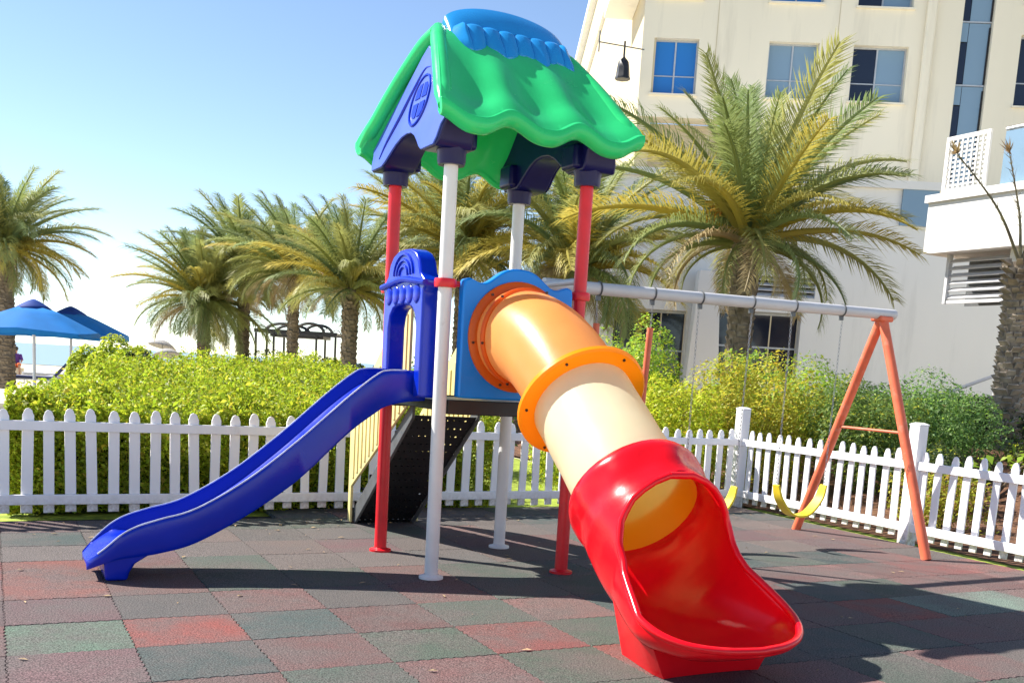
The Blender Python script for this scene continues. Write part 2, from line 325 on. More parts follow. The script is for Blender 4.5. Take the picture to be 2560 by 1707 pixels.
# ------------------------------------------------------------ picket fences
def picket_mesh(w, h, th=0.018):
    r = w/2; top = h-r*1.1
    o = [(-w/2, 0), (w/2, 0), (w/2, top)]+[(r*0.82*math.cos(a), top+0.012+r*1.1*math.sin(a)) for a in np.linspace(0.1, PI-0.1, 7)]+[(-w/2, top)]
    mb = MB().plate(o, lambda x, z: (x, -th/2, z), lambda x, z: (x, th/2, z)); me = mb.mesh('picket', False); me.materials.append(M['fence']); return me
pk = picket_mesh(0.085, 0.865)
def fence_run(parent, L, n0=0.0, step=0.172, side=-1, skip=(), pw=1.0):
    rr = random.Random(int(L*100)); n = int(L/step); bounds = [0]+list(skip)+[L]
    for k in range(n+1):
        x = n0+k*step
        if any(abs(x-s_) < 0.085 for s_ in bounds[:-1] if s_ or skip): continue
        link(pk, 'picket', parent, (x, rr.uniform(-.003, .003), 0.045+rr.uniform(-.006, .006)), (0, rr.uniform(-.026, .026), rr.uniform(-.015, .015)), (pw*rr.uniform(.95, 1.04), 1, rr.uniform(.985, 1.01)))
    for u0, u1 in zip(bounds[:-1], bounds[1:]):
        for z, h in ((0.155, 0.085), (0.775, 0.08)):
            MB().box(((u0+u1)/2, side*0.0255, z), (u1-u0-0.01, 0.03, h)).build('rail', 'fence', parent, True, 0.004)
def fpost(parent, x, h=1.17, w=0.125):
    MB().box((x, 0, h/2-0.015), (w, w, h+0.03)).build('post', 'fence', parent, True, 0.006)
    MB().loft([[(x+i*q, j*q, z) for i, j in ((-1, -1), (1, -1), (1, 1), (-1, 1))] for q, z in ((w/2+.004, h+.0005), (w/2+.004, h+.012), (w/4, h+.028))], True, True, True).build('post_cap', 'fence', parent, False)
pA, pB = W(-5.6, 2.76), W(5.42, 3.33)
d = pB-pA; ang = math.atan2(d.y, d.x)
bf = empty('picket_fence', pA, ang, 'long white picket fence behind the blue slide in front of the lime green hedge', 'fence')
fence_run(bf, d.length-0.06, 0.05)
fpost(bf, d.length)
sf_o = W(5.42, 3.33); pC = W(5.50, -4.4); d2 = pC-sf_o
sf = empty('picket_fence', sf_o, math.atan2(d2.y, d2.x), 'sunlit white picket fence along the right side behind the orange swing legs', 'fence')
fence_run(sf, d2.length, 0.19, 0.160, -1, (2.62, 5.2), 0.86)
fpost(sf, 2.62); fpost(sf, 5.2)

# ------------------------------------------------------------ play tower
tower = frame('play_tower', 'playground tower with green roof, blue slide, orange and cream tube slide and swing beam', 'playset')
S = 1.043
for (a, b, mt) in ((0, 0, 'postwhite'), (S, 0, 'postred'), (0, S, 'postred'), (S, S, 'postwhite')):
    p = MB().tube([(a, b, 0.012), (a, b, 2.9)], 0.0475, 24).build('post', mt, tower)
    MB().lathe([(0.05, 0.03), (0.062, 0.022), (0.085, 0.016), (0.085, 0.0)], 24, (a, b, 0), False).build('post_base', mt, p)
    cl = MB().lathe([(0.05, -0.03), (0.072, -0.028), (0.076, -0.012), (0.076, 0.012), (0.072, 0.028), (0.05, 0.03)], 24, (a, b, 2.01))
    cl.build('clamp', 'postred', p)
    dx = 1 if a == 0 else -1
    MB().box((a+dx*0.10, b, 2.01), (0.09, 0.03, 0.035)).build('clamp_lug', 'postred', p, True, 0.008)
# deck
dk = MB(); dk.box((S/2, S/2, 1.195), (S-0.02, S-0.02, 0.07)); deck = dk.build('deck', 'blackmetal', tower, True, 0.006)
for b in (0.0, S):
    MB().box((S/2, b+(-0.012 if b == 0 else 0.012), 1.19), (S-0.10, 0.03, 0.10)).build('deck_edge', 'blackmetal', deck, True, 0.006)

# roof shell
def prof(v):                                            # v 0 front eave .. 1 back eave -> (b, z) of the outer skin
    s = 2*v-1; x = abs(s)
    z = 3.83-0.83*(0.30*x**1.7+0.70*x)+0.055*sm((x-0.75)/0.25)-0.035*math.exp(-(x/0.13)**2)
    return (0.515+s*0.83, z)
NU, NVV = 73, 49
def skin(u, v, off):
    b, z = prof(v); x = abs(2*v-1)
    amp = 0.042*sm((x-0.15)/0.7); wv = math.cos(2*PI*3*u); wv = 2*((0.5+0.5*wv)**1.35)-0.85
    e = sm((x-0.72)/0.28)
    z += amp*wv*1.0
    b0 = b; b = 0.515+(b-0.515)*(1+0.018*e*wv*-1)
    z += -0.0*e
    # shell normal
    sgn = -1 if v < 0.5 else 1
    nb, nz = sgn*0.69*min(1, x*4), 0.724+0.276*(1-min(1, x*4))
    a = lerp(lerp(0.05, -0.225, x**0.95), lerp(1.05, 1.29, x**1.0), u)
    a += 0.02*off/0.09*(1 if u < 0.5 else -1)*abs(2*u-1)**6
    return (a, b-nb*off, z-nz*off)
mb = MB(); secs = []
for i in range(NU):
    u = i/(NU-1); outer = [skin(u, j/(NVV-1), 0) for j in range(NVV)]; inner = [skin(u, j/(NVV-1), 0.10) for j in range(NVV)]
    def lip(o, q, sg):                                   # rounded thick eave
        O = Vector(o); I = Vector(q); c = (O+I)/2; r = 0.066; dn = (O-I).normalized(); ax = Vector((0, sg, -0.9)).normalized()
        ax = (ax-dn*ax.dot(dn)).normalized()
        return [tuple(c+dn*r*math.cos(t)+ax*r*1.15*math.sin(t)) for t in np.linspace(0.25, PI-0.25, 6)]
    lf = lip(outer[0], inner[0], -1); lb = lip(outer[-1], inner[-1], 1)
    secs.append(outer+lb+inner[::-1]+lf[::-1])
mb.loft(secs, True, True, True)
roof = mb.build('roof', 'green', tower, True, 0.036, 4)
for uu in (0.022, 0.978):
    MB().tube([tuple(Vector(skin(uu, v, 0.05))) for v in np.linspace(0.0, 1.0, 61)], [0.058*(0.55+0.45*min(1, 12*min(v, 1-v)+0.2)) for v in np.linspace(0, 1, 61)], 14).build('roof_rim', 'green', roof)
# blue ridge cap with rounded knobs and drips
mb = MB(); secs = []; nu = 65
for i in range(nu):
    u = i/(nu-1); a = lerp(0.10, 1.06, u); dome = math.sqrt(max(0.0, 1-abs(2*u-1)**2.0))
    row = []
    for j in range(33):
        q = -1+2*j/32; x = abs(q); hw = 0.19
        b = 0.515+q*hw; zs = 3.80-0.80*(x*hw/0.83)*0.9
        z = zs+0.012+0.03*dome+0.125*dome*(1-x**2.4)
        row.append((a, b, z))
    row += [(a, b, min(z-0.03, 3.78-0.80*abs(b-0.515)/0.83-0.03)) for (_, b, z) in row[::-1]]
    secs.append(row)
mb.loft(secs, True, True, True); cap = mb.build('ridge_cap', 'cap', roof, True, 0.012, 2)
for sgn in (-1, 1):
    secs = []; nu = 161; NF = 8
    dl_ = np.interp(np.linspace(0, 1, nu), np.linspace(0, 1, 17), [.0, .02, .055, .03, .0, .015, .06, .035, .01, .0, .03, .065, .03, .0, .02, .04, .0])
    for i in range(nu):
        u = i/(nu-1); a = lerp(0.10, 1.07, u); f = abs(math.sin(PI*NF*u))**0.55; e = min(1, 9*min(u, 1-u)+0.15); d = dl_[i]*1.5
        zs = lambda hw: 3.80-0.80*hw/0.83*0.93
        P = []
        for hw, off in ((0.055, 0.015), (0.062, 0.05+.012*f), (0.085, 0.078+.018*f), (0.115, 0.082+.022*f), (0.15, 0.066+.022*f), (0.185+d*.5, 0.052+.02*f), (0.205+d*.8+.015*f, 0.03+.012*f), (0.212+d*.85+.017*f, 0.008), (0.19+d*.8, -0.02), (0.06, -0.02)):
            o_ = off*e; P.append((a, 0.515+sgn*(hw+o_*0.69), zs(hw)+o_*0.72))
        secs.append(P)
    MB().loft(secs, True, True, True).build('drip_skirt', 'cap', cap)
# gables
def gable_outline():
    hl = [(-0.13, 2.90), (-0.15, 2.98), (-0.19, 3.02), (-0.02, 3.20), (0.15, 3.36), (0.30, 3.50), (0.41, 3.60), (0.515, 3.655)]
    ar = [(0.515, 3.03), (0.42, 3.02), (0.33, 2.985), (0.25, 2.935), (0.18, 2.885), (0.12, 2.855), (-0.10, 2.855)]
    mr = lambda P: [(1.03-b, z) for b, z in P]
    return hl+mr(hl)[::-1][1:]+mr(ar)[::-1]+ar[1:]
def gtilt(z, sg): return sg*lerp(0.16, -0.02, max(0, min(1, (z-2.86)/0.75)))
for a0, a1, sg in ((0.0, 0.10, -1), (S-0.10, S, 1)):
    mt = 'navy'
    g = MB().plate(gable_outline(), lambda b, z: ((a0+gtilt(z, sg), b, z) if sg < 0 else (a0, b, z)), lambda b, z: ((a1, b, z) if sg < 0 else (a1+gtilt(z, sg), b, z))).build('gable', mt, tower, True, 0.016, 3)
    for b in (0, S):
        MB().lathe([(0.055, 2.765), (0.088, 2.765), (0.095, 2.79), (0.095, 2.84), (0.112, 2.875), (0.112, 2.93)], 20, ((0 if sg < 0 else S), b, 0)).build('post_socket', 'navy', g)
    # inner bracing block that carries the roof over the post
    for b in (0, S):
        MB().box(((0.075 if sg < 0 else S-0.075), b+(0.03 if b == 0 else -0.03), 2.955), (0.16, 0.20, 0.17)).build('roof_bracket', 'navy', g, True, 0.025, 3)
    af = a0 if sg < 0 else a1
    fo_ = gable_outline(); gc = (0.515, 3.12); fo_ = [(lerp(gc[0], b, 0.965), lerp(gc[1], z, 0.97)) for b, z in fo_]
    MB().plate(fo_, lambda b, z: (af+gtilt(z, sg)-sg*0.004, b, z), lambda b, z: (af+gtilt(z, sg)+sg*0.012, b, z)).build('gable_face', 'violet' if sg < 0 else 'navy', g, True, 0.006, 2)  # sunlit, faded front painted violet; shaded parts of the same blue painted navy
    f3 = lambda b, z, o=0: (af+gtilt(z, sg)+sg*(0.014+o), b, z)
    cb, cz = 0.40, 3.24; rx, rz = 0.155, 0.17
    ring = [(cb+rx*math.cos(t), cz+rz*math.sin(t)) for t in np.linspace(0, 2*PI, 33)]
    MB().tube([f3(*p) for p in ring], 0.011, 6).build('porthole_rim', 'blue', g)
    for i in (-1, 1):
        for j in (-1, 1):
            c = (cb+i*0.06, cz+j*0.062)
            q = [(c[0]-i*0.045, c[1]-j*0.045), (c[0]+i*0.042, c[1]-j*0.045), (c[0]+i*0.036, c[1]+j*0.02), (c[0]+i*0.005, c[1]+j*0.05), (c[0]-i*0.045, c[1]+j*0.055)]
            MB().plate(q, lambda b, z: f3(b, z, -0.002), lambda b, z: f3(b, z, 0.004)).build('porthole_pane', 'blue', g, False)
    sw = catmull([(0.98, 2.93), (0.90, 3.04), (0.74, 3.19), (0.60, 3.34), (0.47, 3.46), (0.36, 3.46)], 6)
    MB().tube([f3(*p) for p in sw], [0.004+0.010*math.sin(PI*k/(len(sw)-1)) for k in range(len(sw))], 6).build('relief_line', 'blue', g)

# light-blue tube panel with a round opening
cb_a, cb_z, RH = 0.52, 1.68, 0.31
out = [(0.10, 1.255), (0.10, 2.03)]+[(0.10+0.84*t, 2.045+0.12*math.exp(-((t-0.5)/0.17)**2)+0.02*math.cos(6*PI*t)) for t in np.linspace(0.02, 0.98, 25)]+[(0.94, 2.03), (0.94, 1.255)]
def polar(out, c, n):
    P = out+[out[0]]; res = []
    for k in range(n):
        t = 2*PI*k/n; dx, dy = math.cos(t), math.sin(t); best = 9
        for (x0, y0), (x1, y1) in zip(P[:-1], P[1:]):
            ex, ey = x1-x0, y1-y0; det = dx*(-ey)+ex*dy
            if abs(det) < 1e-9: continue
            rx_, ry_ = x0-c[0], y0-c[1]; s_ = (rx_*(-ey)+ex*ry_)/det; q = (dx*ry_-dy*rx_)/det
            if s_ > 0 and -1e-6 <= q <= 1+1e-6: best = min(best, s_)
        res.append((c[0]+dx*best, c[1]+dy*best))
    return res
n = 96; po = polar(out, (cb_a, cb_z), n); pi_ = [(cb_a+RH*math.cos(2*PI*k/n), cb_z+RH*math.sin(2*PI*k/n)) for k in range(n)]
mb = MB(); y0, y1 = -0.085, 0.0
mb.loft([[(x, y0, z) for x, z in pi_], [(x, y0, z) for x, z in po], [(x, y1, z) for x, z in po], [(x, y1, z) for x, z in pi_], [(x, y0, z) for x, z in pi_]], True)
tp = mb.build('tube_panel', 'sky', tower, True, 0.012, 2)

# tube slide
path = catmull([(0.02, 1.685), (-0.12, 1.685), (-0.30, 1.67), (-0.52, 1.60), (-0.75, 1.475), (-1.00, 1.295), (-1.36, 1.025), (-1.76, 0.725)], 6)
def ring_sec(i, rad, P=path, n=48):
    p = P[i]; t = P[min(i+1, len(P)-1)]-P[max(i-1, 0)]; t = t/np.linalg.norm(t); nb_, nz_ = -t[1], t[0]
    if nz_ < 0: nb_, nz_ = -nb_, -nz_
    return [(0.52+rad*math.sin(2*PI*k/n), p[0]+nb_*rad*math.cos(2*PI*k/n), p[1]+nz_*rad*math.cos(2*PI*k/n)) for k in range(n)]
i2 = 30; TR = 0.318; INNER = 1
rads = [TR-0.005+0.012*math.exp(-((i-7)/1.6)**2) for i in range(len(path))]
tube = MB().loft([ring_sec(i, rads[i]) for i in range(0, i2+1)], True).build('tube_slide', 'peach', tower)
low = MB().loft([ring_sec(i, TR*(1+0.004*math.sin(i*1.7))) for i in range(i2, len(path))], True).build('lower_tube', 'cream', tube)
def flange(i, r0, r1, half, mt, name='flange', P=path):
    p = P[i]; t = P[min(i+1, len(P)-1)]-P[max(i-1, 0)]; t = t/np.linalg.norm(t); secs = []
    for (r, o) in ((r0, -half), (r1-0.012, -half), (r1, -half*0.5), (r1, half*0.5), (r1-0.012, half), (r0, half), (r0, -half)):
        q = [np.array(x) for x in ring_sec(i, r, P)]; secs.append([tuple(x+np.array((0, t[0], t[1]))*o) for x in q])
    f = MB().loft(secs, True).build(name, mt, tube)
    for k in range(6):
        an = 2*PI*(k+0.35)/6; q = ring_sec(i, (r0+r1)/2+0.012, P, 360)[int(an/2/PI*360) % 360]
        c = np.array(q)+np.array((0, t[0], t[1]))*(half+0.004)
        MB().tube([tuple(c-np.array((0, t[0], t[1]))*0.006), tuple(c+np.array((0, t[0], t[1]))*0.005)], 0.009, 8).build('bolt', 'bolt', f)
    return f
path0 = [np.array((0.01, 1.685)), np.array((-0.092, 1.685)), np.array((-0.2, 1.685))]
flange(1, 0.30, 0.375, 0.018, 'orange', 'entry_flange', path0)
flange(9, 0.312, 0.335, 0.022, 'orange', 'entry_collar')
flange(i2, 0.315, 0.415, 0.026, 'amber', 'joint_flange')
# red exit chute
ax = catmull([(-1.60, 0.845), (-1.74, 0.740), (-1.88, 0.637), (-2.03, 0.535), (-2.18, 0.445), (-2.34, 0.365), (-2.50, 0.295), (-2.66, 0.24), (-2.80, 0.215)], 8)
N = len(ax); secs = []; npt = 45; rimL = []; rimR = []
sl_ = np.concatenate([[0], np.cumsum([np.linalg.norm(ax[i+1]-ax[i]) for i in range(N-1)])]); Ltot = sl_[-1]
for i in range(N):
    s = sl_[i]; t = ax[min(i+1, N-1)]-ax[max(i-1, 0)]; t = t/np.linalg.norm(t); nb_, nz_ = -t[1], t[0]
    if nz_ < 0: nb_, nz_ = -nb_, -nz_
    phm = interp(s, [0, .29, .32, .37, .44, .54, .70, 1.0, Ltot], [179.9, 179.9, 158, 132, 114, 102, 94, 90, 90])
    w = interp(s, [0, .02, .06, .20, .30, .45, .62, .80, 1.0, Ltot], [.335, .375, .392, .372, .385, .375, .375, .42, .465, .47])
    bz = ax[i][0]; floor = interp(-bz, [1.6, 1.9, 2.05, 2.2, 2.35, 2.5, 2.65, 2.80], [.45, .245, .185, .145, .12, .11, .125, .19])
    r = interp(s, [0, .02, .06, .20, .30], [.335, .375, .392, .372, .375]); r_f = (ax[i][1]-floor)/max(0.5, nz_); r = lerp(r, r_f, sm((s-.25)/.35))
    te = max(0, (s-(Ltot-0.40))/0.40); k = math.sqrt(max(0.0, 1-te**2.2)); w2 = w*max(k, 0.03)
    row = []; ex = lerp(1.0, 0.72, sm((s-.45)/.5))
    for j in range(npt):
        ph = R(phm)*(-1+2*j/(npt-1)); cs = math.cos(ph); sn = math.sin(ph)
        cs = math.copysign(abs(cs)**ex, cs); sn = math.copysign(abs(sn)**lerp(1, .85, sm((s-.45)/.5)), sn)
        fl = 1+0.035*math.cos(8*ph)*math.exp(-((s-.16)/.07)**2)
        row.append((0.52+w2*sn*fl, ax[i][0]-nb_*r*cs*fl, ax[i][1]-nz_*r*cs*fl))
    secs.append(row); rimL.append(row[0]); rimR.append(row[-1])
ch = MB().loft(secs, False).build('exit_chute', 'red', tube, True, 0, solid=0.014, weld=0.0015)
hood = next(i for i in range(N) if sl_[i] >= 0.285)
rim = [Vector(p) for p in rimL[hood:]]+[Vector(p) for p in rimR[hood:][::-1]]
rim2 = [rim[0]]
for p in rim[1:]:
    if (p-rim2[-1]).length > 0.012: rim2.append(p)
MB().tube(rim2+[rim2[0]], 0.020, 10).build('chute_rim', 'red', ch)
i0 = next(i for i in range(N) if ax[i][0] < -2.10); i1 = next(i for i in range(N) if ax[i][0] < -2.50); jl, jr = int(npt*0.20), npt-1-int(npt*0.20)
top = [secs[i][jl] for i in range(i0, i1+1)]+[secs[i1][j] for j in range(jl+1, jr)]+[secs[i][jr] for i in range(i1, i0-1, -1)]+[secs[i0][j] for j in range(jr-1, jl, -1)]
def down(p, f):
    x = 0.52+(p[0]-0.52)*lerp(1.022, 0.80, f); y = -2.33+(p[1]+2.33)*lerp(1.0, 0.92, f); return (x, y, lerp(p[2]-0.005, 0.002, f))
fo = MB(); fo.loft([[down(p, f) for p in top] for f in (0.0, 0.3, 0.6, 0.85, 1.0)], True, False, True)
fo.build('chute_foot', 'red', ch)

# blue slide
stn = [(0.00, 1.420, 1.215), (-0.14, 1.418, 1.20), (-0.28, 1.410, 1.165), (-0.36, 1.375, 1.115), (-0.55, 1.222, 0.968), (-0.89, 0.915, 0.645), (-1.22, 0.652, 0.413), (-1.54, 0.462, 0.237), (-1.76, 0.395, 0.175), (-1.90, 0.350, 0.155), (-2.00, 0.295, 0.145), (-2.10, 0.205, 0.115), (-2.19, 0.125, 0.065)]
st2 = catmull(stn, 6); secs = []; rl = []; rr2 = []
for i, (a, zr, zl) in enumerate(st2):
    e = sm((-1.86-a)/0.30); hw = 0.262+0.012*e; c = 0.52; ins = 0.035; dep = lerp(0.115, 0.012, e)*lerp(1, .9, 0)
    tip = max(0, (-2.02-a)/0.165); hw *= math.sqrt(max(0.02, 1-0.55*tip**2.2))
    fz = zr-dep; th = min(fz-0.006, zl)
    secs.append([(a, c-hw+0.012, min(zl, fz-.01)), (a, c-hw, zl+0.02), (a, c-hw, zr-0.03), (a, c-hw+.003, zr-.008), (a, c-hw+.010, zr), (a, c-hw+.018, zr-.008), (a, c-hw+.026, zr-.035*min(1, dep/.05)), (a, c-hw+.046, fz+.02*min(1, dep/.05)), (a, c-hw+.10, fz), (a, c, fz-.004),
                 (a, c+hw-.10, fz), (a, c+hw-.046, fz+.02*min(1, dep/.05)), (a, c+hw-.026, zr-.035*min(1, dep/.05)), (a, c+hw-.018, zr-.008), (a, c+hw-.010, zr), (a, c+hw-.003, zr-.008), (a, c+hw, zr-.03), (a, c+hw, zl+.02), (a, c+hw-.012, min(zl, fz-.01)),
                 (a, c+hw-.05, min(fz-.02, zl+.03)), (a, c, min(fz-.02, zl+.03)), (a, c-hw+.05, min(fz-.02, zl+.03))])
slide = MB().loft(secs, True, True, True).build('slide', 'blue', tower)
for kk in (4, 14): MB().tube([(q[kk][0], q[kk][1], q[kk][2]+0.001) for q in secs[6:-4]], 0.0055, 6).build('highlight_worn_rim', 'rim_highlight', slide)  # pale bead paints the white highlight line on the rims, with edge wear
fo = MB(); fo.loft([[(x, 0.52+sy*w_, z) for (x, sy) in ((a0, -1), (a1, -1), (a1, 1), (a0, 1))] for (a0, a1, w_, z) in ((-1.955, -2.085, .235, .002), (-1.945, -2.09, .238, .05), (-1.91, -2.095, .245, .11), (-1.80, -2.08, .25, .18))], True, True, True)
fo.build('slide_foot', 'blue', slide, True, 0.018, 3)
# arch panel at the head of the slide
def arch():
    L_ = [(0.13, 1.24), (0.13, 1.96), (0.105, 1.985), (0.105, 2.03), (0.16, 2.06), (0.20, 2.09), (0.235, 2.17), (0.30, 2.225), (0.40, 2.255), (0.52, 2.26)]
    I_ = [(0.245, 1.24), (0.245, 1.72), (0.27, 1.80), (0.33, 1.85), (0.42, 1.87), (0.52, 1.875)]
    mr = lambda P: [(1.03-b, z) for b, z in P]
    return L_+mr(L_)[::-1][1:]+mr(I_)+I_[::-1][1:]
ap = MB().plate(arch(), lambda b, z: (-0.105, b, z), lambda b, z: (0.03, b, z)).build('slide_arch', 'blue', tower, True, 0.02, 3)
MB().tube(catmull([(-0.108, 0.09, 2.01), (-0.112, 0.28, 2.03), (-0.112, 0.515, 2.05), (-0.112, 0.75, 2.03), (-0.108, 0.94, 2.01)], 5), 0.022, 8).build('arch_moulding', 'blue', ap)
for k in range(3):
    r = 0.15-0.042*k
    MB().tube([(-0.108, 0.515+r*1.25*math.cos(t), 2.075+r*math.sin(t)) for t in np.linspace(0.05, PI-0.05, 14)], 0.010, 6).build('arch_moulding', 'blue', ap)
for k in range(5):
    b = 0.245+0.135*k
    MB().sphere((-0.104, b, 1.945), (0.018, 0.062, 0.07), 12, 8).build('arch_petal', 'blue', ap)

# stairs at the back with yellow guards
st = MB()
mb = MB(); sx0, sx1 = 0.235, 0.80
for x in (sx0, sx1):
    mb = MB(); o = [(1.055, 1.19), (1.055, 1.05), (2.36, 0.005), (2.50, 0.005), (2.50, 0.06)]
    mb.plate(o, lambda b, z, x=x: (x-0.012, b, z), lambda b, z, x=x: (x+0.012, b, z))
    s_o = mb.build('stair_stringer', 'greymetal', tower, True, 0.004)
def perf(b0, b1, z0, z1, nx, ny, name):
    mb = MB(); xs = [sx0+0.014+(sx1-sx0-0.028)*k/(2*nx+1) for k in range(2*nx+2)]; ys = np.linspace(0, 1, 2*ny+2)
    P = lambda x, t: (x, lerp(b0, b1, t), lerp(z0, z1, t))
    xs2 = []; hw = 0.0075
    for k in range(nx): c = sx0+0.014+(sx1-sx0-0.028)*(k+0.5)/nx; xs2 += [c-hw, c+hw]
    xs2 = [sx0+0.014]+xs2+[sx1-0.014]; L = math.hypot(b1-b0, z1-z0); ts = []
    for k in range(ny): c = (k+0.5)/ny; ts += [c-hw/L, c+hw/L]
    ts = [0]+ts+[1]
    for i in range(len(xs2)-1):
        for j in range(len(ts)-1):
            if i % 2 == 1 and j % 2 == 1: continue
            mb.add([P(xs2[i], ts[j]), P(xs2[i+1], ts[j]), P(xs2[i+1], ts[j+1]), P(xs2[i], ts[j+1])], [(0, 1, 2, 3)])
    return mb.build(name, 'blackmetal', tower, False, 0, fix=False)
for k in range(7):
    f = k/7; bt = lerp(1.10, 2.46, f); zt = lerp(1.06, 0.055, f)
    perf(bt, bt+0.20, zt, zt, 9, 3, 'stair_tread'); perf(bt+0.199, bt+0.199, zt, zt-0.135, 9, 2, 'stair_riser')
perf(1.06, 2.42, 1.07, 0.0, 10, 15, 'stair_underside')
for x in (0.195, 0.84):
    g = MB(); o = [(1.07, 1.15), (1.07, 1.95), (1.16, 2.0), (1.27, 1.93), (2.40, 1.02), (2.455, 0.92), (2.455, 0.012), (2.38, 0.012), (2.38, 0.34)]
    go = g.plate(o, lambda b, z, x=x: (x-0.012, b, z), lambda b, z, x=x: (x+0.012, b, z)).build('stair_guard', 'yellow', tower, True, 0.008)
    for k in range(13):
        b = 1.15+0.098*k; zl = 1.08-(b-1.15)*0.60; zh = 1.90-(b-1.15)*0.70
        MB().box((x-0.014, b, (zl+zh)/2), (0.016, 0.05, zh-zl-0.10)).build('guard_slat', 'yellow', go, True, 0.005)

# swing beam and A-frame
bm0, bm1 = (S+0.0, 0.545, 2.125), (4.95, 0.735, 2.205)
beam = MB().tube([bm0, bm1], 0.049, 20).build('swing_beam', 'beam', tower)
MB().tube([(S, 0.05, 2.12), (S, S-0.05, 2.12)], 0.024, 12).build('beam_bracket', 'beam', tower)
MB().box((4.80, 0.728, 2.155), (0.17, 0.13, 0.05)).build('leg_bracket', 'salmon', tower, True, 0.012)
for bf_ in (-0.11, 1.575):
    lg = MB().tube([(4.80, 0.728+(bf_-0.728)*0.02, 2.14), (4.79, bf_, -0.002)], 0.045, 18).build('swing_leg', 'salmon', tower)
MB().tube([(4.795, 0.33, 1.11), (4.795, 1.135, 1.11)], 0.014, 10).build('leg_brace', 'salmon', tower)
def on_beam(a): t = (a-bm0[0])/(bm1[0]-bm0[0]); return Vector((a, lerp(bm0[1], bm1[1], t), lerp(bm0[2], bm1[2], t)))
def chain(p0, p1, parent, sleeve=None):
    p0 = Vector(p0); p1 = Vector(p1); n = int((p1-p0).length/0.034); mb = MB()
    ax_ = (p1-p0).normalized(); e = ax_.cross(Vector((0, 1, 0))).normalized(); g = ax_.cross(e)
    for k in range(n):
        c = p0.lerp(p1, (k+0.5)/n); s_ = e if k % 2 else g
        mb.tube([c+ax_*0.022*math.cos(t)+s_*0.008*math.sin(t) for t in np.linspace(0, 2*PI, 9)], 0.0027, 4, False)
    return mb.build('chain', 'chain', parent)
hooks = [1.55, 2.08, 2.58, 3.15, 3.65, 4.255]
for h in hooks:
    p = on_beam(h); hb = MB(); hb.tube([(p.x, p.y+0.054*math.cos(t), p.z+0.054*math.sin(t)) for t in np.linspace(0, 2*PI, 17)], 0.007, 6, False)
    hb.box((p.x, p.y, p.z-0.068), (0.03, 0.03, 0.045)); hb.build('swing_hook', 'greymetal', beam, True)
def belt(h0, h1, zl, label):
    o = on_beam((h0+h1)/2); base_ = W(o.x, o.y, 0); t = empty('swing', (base_.x, base_.y, 0.29), PA, label, 'swing', None)
    hx = (h1-h0)/2; zt = o.z-0.29-0.095
    prof_ = catmull([(-hx+0.012, zl), (-hx*0.80, zl*0.55), (-hx*0.40, 0.03), (0, 0.0), (hx*0.40, 0.03), (hx*0.80, zl*0.55), (hx-0.012, zl)], 6)
    secs = []
    for i, p in enumerate(prof_):
        e = abs(2*i/(len(prof_)-1)-1); w = lerp(0.062, 0.04, e**3)
        tt = prof_[min(i+1, len(prof_)-1)]-prof_[max(i-1, 0)]; tt /= np.linalg.norm(tt); nx_, nz_ = -tt[1]*0.010, tt[0]*0.010
        secs.append([(p[0]-nx_, -w, p[1]-nz_), (p[0]-nx_, w, p[1]-nz_), (p[0]+nx_, w, p[1]+nz_), (p[0]+nx_, -w, p[1]+nz_)])
    MB().loft(secs, True, True, True).build('seat', 'seatyellow', t, True, 0.004)
    for sx in (-1, 1): chain((sx*hx, 0, zt), (sx*(hx-0.012), 0, zl-0.01), t)
    return t
belt(3.65, 4.255, 0.29, 'yellow belt swing hanging beside the orange A-frame legs')
belt(2.58, 3.15, 0.28, 'yellow belt swing mostly hidden behind the red slide exit')
o = on_beam(1.815); b_w = W(o.x, o.y, 0); t = empty('swing', (b_w.x, b_w.y, 0.42), PA, 'swing with orange sleeved chains behind the cream tube', 'swing')
hx = 0.265; zt = o.z-0.42-0.095
mb = MB(); secs = []
for z, w, dpt in ((0.0, .10, .09), (0.03, .16, .13), (0.22, .19, .15), (0.30, .20, .155)):
    secs.append([(w*math.cos(a_), dpt*math.sin(a_), z) for a_ in np.linspace(0, 2*PI, 21)[:-1]])
MB().loft(secs, True, True, False).build('bucket_seat', 'seatyellow', t, True, 0, solid=0.012)
for sx in (-1, 1):
    chain((sx*hx, 0, zt), (sx*0.215, 0, 0.28), t)
    q0 = Vector((sx*hx, 0, zt)); q1 = Vector((sx*0.215, 0, 0.28))
    MB().tube([q0.lerp(q1, 0.13), q0.lerp(q1, 0.85)], 0.026, 12).build('chain_sleeve', 'salmon', t)

